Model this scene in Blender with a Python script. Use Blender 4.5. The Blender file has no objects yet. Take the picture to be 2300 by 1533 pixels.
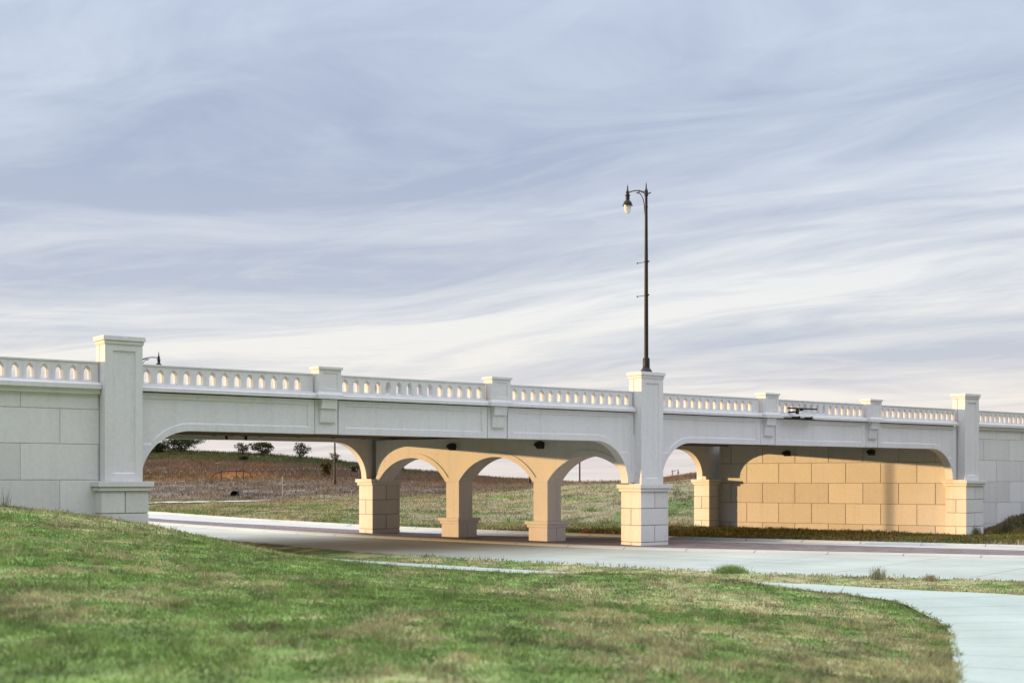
import bpy, bmesh, math, random
import numpy as np
from mathutils import Vector, Matrix
from mathutils.geometry import tessellate_polygon

random.seed(7); rng = np.random.default_rng(7)
C = bpy.context.scene.collection
R = math.radians

# ------------------------------------------------------------------ frame of the place
CAM_Z = 3.18
FX, CX, HY = 3020.0, 1150.0, 1078.6
P2 = np.array((6.09, 63.42))                 # outer corner of the middle pillar
U = np.array((.7907, .6123)); V = np.array((-.6123, .7907))       # along / across the bridge
RD = np.array((-.8051, .5931)); ND = np.array((-.5931, -.8051))   # along / across the road below
YAW = math.atan2(U[1], U[0])
SK = -.2843                                  # skew: shift along the bridge per metre across it

# ------------------------------------------------------------------ helpers
def tag(o, label=None, cat=None, group=None, kind=None):
    if label: o['label'] = label
    if cat: o['category'] = cat
    if group: o['group'] = group
    if kind: o['kind'] = kind
    return o

def empty(name, loc, rz=0, label=None, cat=None, group=None):
    o = bpy.data.objects.new(name, None); C.objects.link(o)
    o.location = loc; o.rotation_euler = (0, 0, rz); o.empty_display_size = .3
    return tag(o, label, cat, group)

class MB:
    def __init__(self, fn=None):
        self.v = []; self.f = []; self.m = []; self.fn = fn; self.mi = 0
    def add(self, vs, fs):
        b = len(self.v); self.v += [tuple(p) for p in vs]
        for f in fs: self.f.append([b + i for i in f]); self.m.append(self.mi)
    def box(self, x0, x1, y0, y1, z0, z1):
        vs = [(x, y, z) for z in (z0, z1) for y in (y0, y1) for x in (x0, x1)]
        self.add(vs, [(0, 2, 3, 1), (4, 5, 7, 6), (0, 1, 5, 4), (2, 6, 7, 3), (0, 4, 6, 2), (1, 3, 7, 5)])
    def frust(self, a, b, z0, z1):
        vs = [(a[0], a[2], z0), (a[1], a[2], z0), (a[1], a[3], z0), (a[0], a[3], z0),
              (b[0], b[2], z1), (b[1], b[2], z1), (b[1], b[3], z1), (b[0], b[3], z1)]
        self.add(vs, [(0, 3, 2, 1), (4, 5, 6, 7), (0, 1, 5, 4), (1, 2, 6, 5), (2, 3, 7, 6), (3, 0, 4, 7)])
    def lathe(self, prof, n=20, c=(0, 0, 0), flute=0):
        vs = []; fs = []
        for r, z in prof:
            for k in range(n):
                a = 2 * math.pi * k / n
                q = r * (1 + (flute if k % 2 else 0))
                vs.append((c[0] + q * math.cos(a), c[1] + q * math.sin(a), c[2] + z))
        for i in range(len(prof) - 1):
            for k in range(n):
                fs.append((i * n + k, i * n + (k + 1) % n, (i + 1) * n + (k + 1) % n, (i + 1) * n + k))
        fs.append(tuple(range(n - 1, -1, -1))); fs.append(tuple((len(prof) - 1) * n + k for k in range(n)))
        self.add(vs, fs)
    def tube(self, pts, rad, n=8):
        pts = [Vector(p) for p in pts]
        if not hasattr(rad, '__len__'): rad = [rad] * len(pts)
        vs = []; fs = []
        for i, p in enumerate(pts):
            d = (pts[min(i + 1, len(pts) - 1)] - pts[max(i - 1, 0)]).normalized()
            a = Vector((0, 0, 1)) if abs(d.z) < .9 else Vector((0, 1, 0))
            e1 = d.cross(a).normalized(); e2 = d.cross(e1)
            for k in range(n):
                t = 2 * math.pi * k / n
                vs.append(p + rad[i] * (math.cos(t) * e1 + math.sin(t) * e2))
        for i in range(len(pts) - 1):
            for k in range(n):
                fs.append((i * n + k, i * n + (k + 1) % n, (i + 1) * n + (k + 1) % n, (i + 1) * n + k))
        fs.append(tuple(range(n - 1, -1, -1))); fs.append(tuple((len(pts) - 1) * n + k for k in range(n)))
        self.add(vs, fs)
    def poly(self, loops, y, flip=False):
        """flat face in the x,z plane at depth y, loops = outer + holes"""
        L = [[Vector((p[0], p[1], 0)) for p in l] for l in loops]
        flat = [p for l in loops for p in l]
        tri = tessellate_polygon(L)
        self.add([(p[0], y, p[1]) for p in flat], [t if not flip else t[::-1] for t in tri])
    def wall_ring(self, loop, y0, y1, loop1=None):
        loop1 = loop1 or loop; n = len(loop)
        vs = [(p[0], y0, p[1]) for p in loop] + [(p[0], y1, p[1]) for p in loop1]
        self.add(vs, [(i, (i + 1) % n, n + (i + 1) % n, n + i) for i in range(n)])
    def build(self, name, mat, parent=None, bevel=0, smooth=False, weld=True, seg=2):
        vs = self.v if self.fn is None else [self.fn(*p) for p in self.v]
        me = bpy.data.meshes.new(name); me.from_pydata(vs, [], self.f)
        mats = mat if isinstance(mat, (list, tuple)) else [mat]
        for m in mats: me.materials.append(m)
        if len(mats) > 1: me.polygons.foreach_set('material_index', self.m)
        bm = bmesh.new(); bm.from_mesh(me)
        if weld: bmesh.ops.remove_doubles(bm, verts=bm.verts, dist=.0004)
        bmesh.ops.recalc_face_normals(bm, faces=bm.faces)
        bm.to_mesh(me); bm.free()
        if smooth: me.polygons.foreach_set('use_smooth', [True] * len(me.polygons))
        o = bpy.data.objects.new(name, me); C.objects.link(o)
        if smooth:
            try:
                me.set_sharp_from_angle(angle=R(35))
            except Exception: pass
        if parent: o.parent = parent
        if bevel:
            b = o.modifiers.new('bevel', 'BEVEL'); b.width = bevel; b.segments = seg; b.limit_method = 'ANGLE'; b.angle_limit = R(40)
        return o

def offset_poly(P, d):
    """inward offset of a counter-clockwise polygon"""
    n = len(P); out = []
    for i in range(n):
        a = Vector(P[i - 1]); b = Vector(P[i]); c = Vector(P[(i + 1) % n])
        e1 = (b - a).normalized(); e2 = (c - b).normalized()
        n1 = Vector((-e1.y, e1.x)); n2 = Vector((-e2.y, e2.x))
        m = (n1 + n2); k = max(m.length_squared / 2, .25)
        out.append(tuple(b + m * (d / k)))
    return out

# value noise ------------------------------------------------------
def _h(i, j, s):
    n = np.sin(i * 127.1 + j * 311.7 + s * 74.7) * 43758.5453
    return n - np.floor(n)
def vnoise(x, y, s=0):
    i = np.floor(x); j = np.floor(y); fx = x - i; fy = y - j
    fx = fx * fx * (3 - 2 * fx); fy = fy * fy * (3 - 2 * fy)
    return (_h(i, j, s) * (1 - fx) + _h(i + 1, j, s) * fx) * (1 - fy) + (_h(i, j + 1, s) * (1 - fx) + _h(i + 1, j + 1, s) * fx) * fy
def fbm(x, y, s=0, o=4):
    t = 0; a = .5; w = 0
    for k in range(o):
        t = t + a * vnoise(x * 2 ** k + 17.3 * k, y * 2 ** k - 9.1 * k, s + k); w += a; a *= .55
    return t / w
def sstep(a, b, x):
    t = np.clip((x - a) / (b - a), 0, 1); return t * t * (3 - 2 * t)

# ------------------------------------------------------------------ materials
def newmat(name):
    m = bpy.data.materials.new(name); m.use_nodes = True
    nt = m.node_tree; b = nt.nodes['Principled BSDF']
    return m, nt, b
def N(nt, t, **k):
    n = nt.nodes.new(t)
    for a, v in k.items():
        if a in n.inputs: n.inputs[a].default_value = v
        else: setattr(n, a, v)
    return n
def ramp(nt, fac, stops):
    r = nt.nodes.new('ShaderNodeValToRGB')
    while len(r.color_ramp.elements) < len(stops): r.color_ramp.elements.new(.5)
    for e, (p, c) in zip(r.color_ramp.elements, stops):
        e.position = p; e.color = (*c, 1) if len(c) == 3 else c
    nt.links.new(fac, r.inputs[0]); return r
def mixc(nt, f, a, b, mode='MIX'):
    m = nt.nodes.new('ShaderNodeMix'); m.data_type = 'RGBA'; m.blend_type = mode
    for sock, val in ((m.inputs[0], f), (m.inputs[6], a), (m.inputs[7], b)):
        if hasattr(val, 'is_linked'): nt.links.new(val, sock)
        else: sock.default_value = val if not isinstance(val, tuple) or len(val) == 4 else (*val, 1)
    return m.outputs[2]

def stucco(name, col, grain=1.0, stain=.16, island=False):
    m, nt, b = newmat(name); ln = nt.links.new
    g = N(nt, 'ShaderNodeNewGeometry')
    n1 = N(nt, 'ShaderNodeTexNoise', Scale=.55, Detail=5.0, Roughness=.6); ln(g.outputs['Position'], n1.inputs['Vector'])
    n2 = N(nt, 'ShaderNodeTexNoise', Scale=7.0, Detail=6.0, Roughness=.7); ln(g.outputs['Position'], n2.inputs['Vector'])
    mp = N(nt, 'ShaderNodeMapping'); mp.inputs['Scale'].default_value = (2.6, 2.6, .16); ln(g.outputs['Position'], mp.inputs[0])
    n3 = N(nt, 'ShaderNodeTexNoise', Scale=1.0, Detail=5.0, Roughness=.65); ln(mp.outputs[0], n3.inputs['Vector'])
    r3 = ramp(nt, n3.outputs[0], [(.50, (0, 0, 0)), (.78, (1, 1, 1))])
    dark = tuple(c * .70 for c in col); lite = tuple(min(1, c * 1.05) for c in col)
    c1 = mixc(nt, n1.outputs[0], tuple(c * .93 for c in col), lite)
    sm = N(nt, 'ShaderNodeMath', operation='MULTIPLY'); ln(r3.outputs[0], sm.inputs[0]); sm.inputs[1].default_value = stain
    c2 = mixc(nt, sm.outputs[0], c1, dark)
    r2 = ramp(nt, n2.outputs[0], [(.3, (.9, .9, .9)), (.75, (1.03, 1.03, 1.03))])
    c3 = mixc(nt, 1.0, c2, r2.outputs[0], 'MULTIPLY')
    if island:      # every block cast a little differently
        c3 = mixc(nt, 1.0, c3, ramp(nt, g.outputs['Random Per Island'], [(0, (.90, .89, .88)), (1, (1.05, 1.05, 1.05))]).outputs[0], 'MULTIPLY')
    ln(c3, b.inputs['Base Color']); b.inputs['Roughness'].default_value = .82
    b.inputs['Specular IOR Level'].default_value = .25
    nb = N(nt, 'ShaderNodeTexNoise', Scale=38.0, Detail=4.0, Roughness=.7); ln(g.outputs['Position'], nb.inputs['Vector'])
    bp = N(nt, 'ShaderNodeBump', Strength=.35 * grain, Distance=.02); ln(nb.outputs[0], bp.inputs['Height']); ln(bp.outputs[0], b.inputs['Normal'])
    return m

M_WHITE = stucco('painted_concrete', (.70, .672, .680), 1, .34)
M_BLOCK = stucco('painted_block', (.71, .682, .675), 1.2, .34, True)
M_JOINT = stucco('block_joint', (.36, .34, .32))
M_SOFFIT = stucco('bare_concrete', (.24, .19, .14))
M_JOINT2 = stucco('pale_joint', (.62, .60, .59))

def concrete(name, col, joint=None, wear=.5):
    m, nt, b = newmat(name); ln = nt.links.new
    g = N(nt, 'ShaderNodeNewGeometry'); P = g.outputs['Position']
    n1 = N(nt, 'ShaderNodeTexNoise', Scale=.25, Detail=6.0, Roughness=.6); ln(P, n1.inputs['Vector'])
    n2 = N(nt, 'ShaderNodeTexNoise', Scale=9.0, Detail=5.0, Roughness=.75); ln(P, n2.inputs['Vector'])
    c1 = mixc(nt, ramp(nt, n1.outputs[0], [(.3, (0, 0, 0)), (.7, (1, 1, 1))]).outputs[0], tuple(c * (1 - .26 * wear) for c in col), tuple(c * 1.05 for c in col))
    c2 = mixc(nt, 1.0, c1, ramp(nt, n2.outputs[0], [(.28, (.86, .86, .85)), (.6, (1, 1, 1))]).outputs[0], 'MULTIPLY')
    # stretched tyre wear along the road
    if joint:
        uv = N(nt, 'ShaderNodeUVMap', uv_map='UVMap')
        sx = N(nt, 'ShaderNodeSeparateXYZ'); ln(uv.outputs[0], sx.inputs[0])
        md = N(nt, 'ShaderNodeMath', operation='FRACT')
        dv = N(nt, 'ShaderNodeMath', operation='DIVIDE'); ln(sx.outputs[0], dv.inputs[0]); dv.inputs[1].default_value = joint; ln(dv.outputs[0], md.inputs[0])
        lt = N(nt, 'ShaderNodeMath', operation='LESS_THAN'); ln(md.outputs[0], lt.inputs[0]); lt.inputs[1].default_value = .045 / joint
        c2 = mixc(nt, lt.outputs[0], c2, tuple(c * .34 for c in col))
        mp = N(nt, 'ShaderNodeMapping'); mp.inputs['Scale'].default_value = (.06, 1.3, 1); ln(uv.outputs[0], mp.inputs[0])
        n3 = N(nt, 'ShaderNodeTexNoise', Scale=1.0, Detail=4.0); ln(mp.outputs[0], n3.inputs['Vector'])
        c2 = mixc(nt, 1.0, c2, ramp(nt, n3.outputs[0], [(.3, (.88, .87, .85)), (.65, (1, 1, 1))]).outputs[0], 'MULTIPLY')
    ln(c2, b.inputs['Base Color']); b.inputs['Roughness'].default_value = .8
    bp = N(nt, 'ShaderNodeBump', Strength=.25, Distance=.02); ln(n2.outputs[0], bp.inputs['Height']); ln(bp.outputs[0], b.inputs['Normal'])
    return m
M_ROAD = concrete('concrete_road', (.505, .52, .45), 4.6, .9)
M_ROAD2 = concrete('concrete_road_pale', (.55, .54, .52), 4.6)
M_PATH = concrete('concrete_path', (.47, .52, .455), 2.4, .6)
M_KERB = concrete('concrete_kerb', (.52, .51, .47), 3.0)

def paver_mat():
    m, nt, b = newmat('brick_pavers'); ln = nt.links.new
    uv = N(nt, 'ShaderNodeUVMap', uv_map='UVMap')
    br = N(nt, 'ShaderNodeTexBrick', Scale=1.0); br.inputs['Brick Width'].default_value = .42; br.inputs['Row Height'].default_value = .2
    br.inputs['Mortar Size'].default_value = .018; br.inputs['Color1'].default_value = (.165, .115, .105, 1); br.inputs['Color2'].default_value = (.25, .185, .17, 1)
    br.inputs['Mortar'].default_value = (.09, .08, .075, 1); ln(uv.outputs[0], br.inputs['Vector'])
    g = N(nt, 'ShaderNodeNewGeometry'); n1 = N(nt, 'ShaderNodeTexNoise', Scale=.8, Detail=5.0); ln(g.outputs['Position'], n1.inputs['Vector'])
    n2 = N(nt, 'ShaderNodeTexNoise', Scale=6.0, Detail=4.0); ln(g.outputs['Position'], n2.inputs['Vector'])
    c = mixc(nt, 1.0, br.outputs[0], ramp(nt, n1.outputs[0], [(.3, (.7, .72, .74)), (.7, (1.25, 1.2, 1.18))]).outputs[0], 'MULTIPLY')
    c = mixc(nt, 1.0, c, ramp(nt, n2.outputs[0], [(.3, (.7, .7, .7)), (.7, (1.2, 1.2, 1.2))]).outputs[0], 'MULTIPLY')
    ln(c, b.inputs['Base Color']); b.inputs['Roughness'].default_value = .85
    bp = N(nt, 'ShaderNodeBump', Strength=.6, Distance=.02); ln(br.outputs['Fac'], bp.inputs['Height']); bp.invert = True; ln(bp.outputs[0], b.inputs['Normal'])
    return m
M_PAVER = paver_mat()

def plain(name, col, rough=.5, metal=0, var=.25):
    m, nt, b = newmat(name); ln = nt.links.new
    g = N(nt, 'ShaderNodeNewGeometry'); n = N(nt, 'ShaderNodeTexNoise', Scale=6.0, Detail=5.0); ln(g.outputs['Position'], n.inputs['Vector'])
    r = ramp(nt, n.outputs[0], [(.3, tuple(c * (1 - var) for c in col)), (.7, tuple(c * (1 + var) for c in col))])
    ln(r.outputs[0], b.inputs['Base Color']); b.inputs['Roughness'].default_value = rough; b.inputs['Metallic'].default_value = metal; b.inputs['Specular IOR Level'].default_value = .25
    return m
M_IRON = plain('dark_lamp_paint', (.022, .020, .023), .45, 0)
M_BLACK = plain('black_fixture', (.026, .024, .024), .6)
M_GAP = plain('gap_shade_and_fittings', (.02, .018, .016), .9)  # dark fittings, and the painted shade behind the facade gaps
M_RUST = plain('rusty_pipe', (.06, .035, .028), .8)
M_POST = plain('steel_fence_post', (.10, .08, .07), .8)
M_TIP = plain('white_post_tip', (.5, .49, .47), .7, 0, .05)
M_MARK = plain('white_marker', (.36, .34, .31), .6, 0, .1)
M_BARK = plain('bark', (.06, .045, .035), .9)
def glassmat():
    m, nt, b = newmat('lamp_glass')
    b.inputs['Base Color'].default_value = (.93, .93, .92, 1); b.inputs['Transmission Weight'].default_value = .45; b.inputs['Roughness'].default_value = .12; b.inputs['IOR'].default_value = 1.3
    return m
M_GLASS = glassmat()

def vcol_mat(name, attr='tint', trans=.25, bump=0, detail=0):
    m, nt, b = newmat(name); ln = nt.links.new
    a = N(nt, 'ShaderNodeAttribute', attribute_name=attr)
    col = a.outputs['Color']
    if detail:
        g = N(nt, 'ShaderNodeNewGeometry')
        n = N(nt, 'ShaderNodeTexNoise', Scale=detail, Detail=8.0, Roughness=.75); ln(g.outputs['Position'], n.inputs['Vector'])
        col = mixc(nt, 1.0, col, ramp(nt, n.outputs[0], [(.3, (.45, .45, .45)), (.5, (1, 1, 1)), (.75, (1.5, 1.45, 1.3))]).outputs[0], 'MULTIPLY')
        if bump:
            bp = N(nt, 'ShaderNodeBump', Strength=bump, Distance=.12); ln(n.outputs[0], bp.inputs['Height']); ln(bp.outputs[0], b.inputs['Normal'])
    ln(col, b.inputs['Base Color']); b.inputs['Roughness'].default_value = .9; b.inputs['Specular IOR Level'].default_value = .12
    if trans:
        tr = N(nt, 'ShaderNodeBsdfTranslucent'); ln(col, tr.inputs[0])
        mx = N(nt, 'ShaderNodeMixShader'); mx.inputs[0].default_value = trans
        ln(b.outputs[0], mx.inputs[1]); ln(tr.outputs[0], mx.inputs[2])
        ln(mx.outputs[0], nt.nodes['Material Output'].inputs[0])
    return m
M_GRASS = vcol_mat('grass_blades', trans=.35)
M_GROUND = vcol_mat('turf_soil', trans=0, bump=.6, detail=3.0)
M_LEAF = vcol_mat('leaves', trans=.2)

# ------------------------------------------------------------------ lie of the land
def tab(s, pts):
    p = np.array(pts, float); return np.interp(s, p[:, 0], p[:, 1])
def smooth_tab(pts, k=2.5):
    S = np.arange(-90, 130, .5); T = tab(S, pts)
    w = np.exp(-.5 * (np.arange(-30, 31) * .5 / k) ** 2); w /= w.sum()
    T = np.convolve(np.pad(T, 30, mode='edge'), w, 'valid')
    return lambda s: np.interp(s, S, T)
far_edge = smooth_tab([(-90, -47), (-60, -32), (-30, -19), (-13.8, -13.5), (-7.5, -12.1), (-2.5, -11.3), (1, -10.8), (4.2, -10), (7.2, -9.6), (15.4, -8.5), (20, -8), (25.7, -8.4), (31, -9.5), (38.8, -11), (46.7, -13.3), (56.6, -16.4), (90, -31), (130, -52)])
pav_top = smooth_tab([(-90, -41), (-60, -26), (-30, -13), (-15, -8.5), (-9, -7.8), (-4.3, -7.3), (2, -6), (4.6, -5.4), (7.1, -4.4), (11.8, -3), (16.7, -2.6), (21, -3), (25.4, -3.6), (31, -4.1), (36.5, -4.7), (43.9, -6.3), (60, -11.5), (90, -24.5), (130, -46)])
kerb_t = smooth_tab([(-90, -36), (-60, -21), (-30, -8.3), (-16.6, -3.2), (-11.4, -1.6), (-6.1, .4), (-2.3, 1.4), (.2, 1.75), (9.5, 1.95), (16, 2.1), (19.5, 2.1), (25.3, 1.4), (37, -.9), (60, -8), (90, -20.5), (130, -42)])
near_edge = smooth_tab([(-90, -18), (-60, -4), (-35, 5), (-20.4, 10.4), (-16.4, 11.6), (-12, 12.5), (-6.4, 12.4), (2.1, 12), (10.8, 10.9), (16.4, 9.5), (30, 5.2), (60, -4), (90, -16), (130, -37)])

def zr(s, t):
    z = np.where(s > 0, .011 * s, .004 * s)
    return np.clip(z, -.15, .6) + .006 * np.clip(t, -25, 0)
def st(x, y):
    dx = x - P2[0]; dy = y - P2[1]
    return dx * RD[0] + dy * RD[1], dx * ND[0] + dy * ND[1]
def xy(s, t): return P2[0] + s * RD[0] + t * ND[0], P2[1] + s * RD[1] + t * ND[1]
def uw(x, y):
    dx = x - P2[0]; dy = y - P2[1]
    return dx * U[0] + dy * U[1], dx * V[0] + dy * V[1]

# footpath: upper edge and lower edge in plan
def st2xy(s, t): return (P2[0] + s * RD[0] + t * ND[0], P2[1] + s * RD[1] + t * ND[1])
path_hi = [st2xy(40, 9), st2xy(22, 12.8), st2xy(12, 14.8), st2xy(5, 15.9), st2xy(-1.2, 16.1), st2xy(-6, 16.5), st2xy(-12, 16.55), (9.16, 40.68), (11.6, 38.5), (14, 36.7), (14.9, 33.2), (14.3, 28.5), (12.8, 22.5), (11, 17), (9.2, 12), (6.6, 5), (3.2, -5)]
path_lo = [st2xy(40, 10.6), st2xy(22, 14.4), st2xy(12, 16.4), st2xy(5, 17.5), st2xy(-1.2, 17.8), st2xy(-6, 18.3), st2xy(-11, 18.7), (6.4, 38.6), (8.6, 36.7), (9.75, 34.7), (9.6, 31.8), (8.75, 27.2), (7.3, 22.4), (6.1, 18.6), (4.9, 15), (2.6, 9), (-1.0, -3)]
def resample(P, n):
    P = np.array(P); 
    # Catmull-Rom
    out = []
    for i in range(len(P) - 1):
        p0, p1, p2, p3 = P[max(i - 1, 0)], P[i], P[i + 1], P[min(i + 2, len(P) - 1)]
        for k in range(n):
            q = k / n
            out.append(.5 * (2 * p1 + (p2 - p0) * q + (2 * p0 - 5 * p1 + 4 * p2 - p3) * q * q + (3 * p1 - p0 - 3 * p2 + p3) * q ** 3))
    out.append(P[-1]); return np.array(out)
PH = resample(path_hi, 10); PL = resample(path_lo, 10)
def in_poly(x, y, poly):
    ins = np.zeros(x.shape, bool); j = len(poly) - 1
    for i in range(len(poly)):
        xi, yi = poly[i]; xj, yj = poly[j]
        c = ((yi > y) != (yj > y)) & (x < (xj - xi) * (y - yi) / (yj - yi + 1e-12) + xi)
        ins ^= c; j = i
    return ins
PATH_POLY = np.vstack([PH, PL[::-1]])
def grow_poly(g):
    mid = .5 * (PH + PL); hi = PH + (PH - mid) / np.linalg.norm(PH - mid, axis=1)[:, None] * g
    lo = PL + (PL - mid) / np.linalg.norm(PL - mid, axis=1)[:, None] * g
    return np.vstack([hi, lo[::-1]])

# near slope: thin-plate surface through surveyed heights
ctl = []
for s in (-60, -40, -28, -20, -14, -8, -2, 4, 10, 16, 24, 34, 50):
    t = float(near_edge(s)) + .25; x, y = st2xy(s, t); ctl.append((x, y, float(zr(s, t)) + .1))
for i in range(0, len(PH), 10):
    x, y = .5 * (PH[i] + PL[i])
    s, t = st(x, y)
    z = .02 + .011 * max(s, 0)
    if y < 30: z = .08 + (30 - y) * .042
    ctl.append((PH[i][0], PH[i][1], z + .02)); ctl.append((PL[i][0], PL[i][1], z + .06))
ctl += [(-14.4, 47.4, 1.84), (-13.0, 48.5, 1.46), (-17.9, 45.6, 2.33), (-23, 41, 2.85), (-30, 35.5, 3.0), (-40, 28, 3.1), (-60, 12, 3.1),
        (-9.2, 46, .98), (-6, 44, .46), (-2.5, 42, .34), (.6, 40, .27), (3.2, 38.6, .47), (5.9, 36.6, .47), (7.7, 35.0, .30),
        (-9, 36, 1.5), (-4, 33, 1.05), (0, 31, .72), (4, 30, .5), (-14, 34, 2.0),
        (-9, 25, 1.75), (-4, 24, 1.3), (0, 23, 1.03), (4, 21.5, .78), (-7, 15, 1.72), (-3, 14, 1.5), (0, 13, 1.36), (3, 13.5, 1.1),
        (0, 0, 1.58), (-15, 5, 2.1), (-30, 0, 2.8), (15, 0, 1.4), (-5, -15, 1.6), (15, -20, 1.4), (-40, -30, 2.6), (40, -20, 1.2), (40, 15, .6), (25, 30, .3), (60, 10, .5)]
ctl = np.array(ctl)
def _tps(r2): return np.where(r2 > 0, .5 * r2 * np.log(r2 + 1e-12), 0)
_n = len(ctl); _d = ((ctl[:, None, :2] - ctl[None, :, :2]) ** 2).sum(-1)
_A = np.zeros((_n + 3, _n + 3)); _A[:_n, :_n] = _tps(_d) + np.eye(_n) * .4
_A[:_n, _n] = 1; _A[:_n, _n + 1:] = ctl[:, :2]; _A[_n, :_n] = 1; _A[_n + 1:, :_n] = ctl[:, :2].T
_w = np.linalg.solve(_A, np.concatenate([ctl[:, 2], [0, 0, 0]]))
def near_z(x, y):
    sh = x.shape; x = x.ravel(); y = y.ravel(); out = np.empty_like(x)
    for k in range(0, len(x), 20000):
        a = x[k:k + 20000]; b = y[k:k + 20000]
        d = (a[:, None] - ctl[None, :, 0]) ** 2 + (b[:, None] - ctl[None, :, 1]) ** 2
        out[k:k + 20000] = _tps(d) @ _w[:_n] + _w[_n] + a * _w[_n + 1] + b * _w[_n + 2]
    return np.clip(out, -.3, 3.2).reshape(sh)

A_E = [(-.6, 150), (-.27, 110.2), (-.232, 101.9), (-.195, 95.2), (-.149, 89.7), (-.114, 85.3), (-.084, 83.2), (-.063, 81.6), (-.0165, 79.4), (.0795, 75.5), (.116, 74), (.162, 72.7), (.209, 71.1), (.281, 68.7), (.38, 66.2), (.6, 60)]
def d_start(a):
    d = tab(a, A_E)
    return np.maximum(d + 1.0, np.interp(a, [-.16, -.12, -.06, 0, .09, .125, .15, .3, .5], [60, 87, 91, 93.5, 95, 95, 96, 98, 98]))
def d_crest(a): return tab(a, [(-.6, 165), (-.4, 140), (-.3, 130), (-.1, 119), (0, 112), (.08, 109), (.14, 113), (.3, 118), (.6, 120)])
def z_crest(a): return tab(a, [(-.6, 1.0), (-.27, 1.05), (-.15, 1.45), (-.083, 1.75), (-.02, 2.08), (.013, 2.38), (.04, 2.72), (.08, 2.86), (.116, 2.86), (.134, 3.05), (.2, 3.6), (.4, 4)])
def z_ridge(a): return tab(a, [(-.8, 5), (-.45, 8.8), (-.35, 9.0), (-.267, 8.35), (-.222, 7.95), (-.182, 7.45), (-.149, 6.85), (-.116, 6.0), (-.083, 4.9), (-.05, 4.35), (-.0265, 3.7), (.0166, 3.0), (.045, 2.35), (.07, 2.2), (.1, 2.7), (.118, 3.4), (.134, 4.0), (.2, 5.2), (.5, 6)])

def G(x, y):
    """ground height"""
    x = np.asarray(x, float); y = np.asarray(y, float)
    s, t = st(x, y); u, w = uw(x, y)
    base = zr(s, t)
    fe, ne = far_edge(s), near_edge(s)
    z = base.copy()
    # camera side
    m = t > ne
    if m.any():
        nz = near_z(x[m], y[m]); k = sstep(0, 1.0, (t - ne)[m] / .6)
        z[m] = (base[m] + .1) * (1 - k) + nz * k
    # far side
    D = np.maximum(y, 1.0); a = np.clip(x / D, -.8, .6)
    ds, dc, zc, zt = d_start(a), d_crest(a), z_crest(a), z_ridge(a)
    f = t < fe
    zv = base + .13
    k1 = np.clip((y - ds) / (dc - ds), 0, 1); k1 = k1 ** .9
    k2 = np.clip((y - dc) / (230 - dc), 0, 1)
    k2 = k2 * (.75 + .25 * k2)
    k3 = sstep(232, 480, y)
    zf = zv * (1 - k1) + zc * k1 + (zt - zc) * k2
    lump = (fbm(x / 7, y / 7, 3) - .5) * .35 * k1 + (fbm(x / 1.6, y / 1.6, 5) - .5) * .16 * sstep(0, .1, k1) * (1 - k2 * .3)
    zf = (zf + lump) * (1 - k3) + (-6) * k3
    bank = np.clip(.215 * (u - 28.2), 0, 2.6) * sstep(-7.5, -.6, w) * (w < 3)
    bank = bank + (fbm(x / 1.6, y / 1.6, 8) - .5) * .30 * sstep(.0, .5, bank)
    zf = np.where((y > ds) & (w > 1), zf, zv + bank)
    z = np.where(f & (y > 20), zf, z)
    # far left open country stays low
    return z

def project(x, y, z): return CX + FX * x / y, HY - (z - CAM_Z) * FX / y

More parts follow.
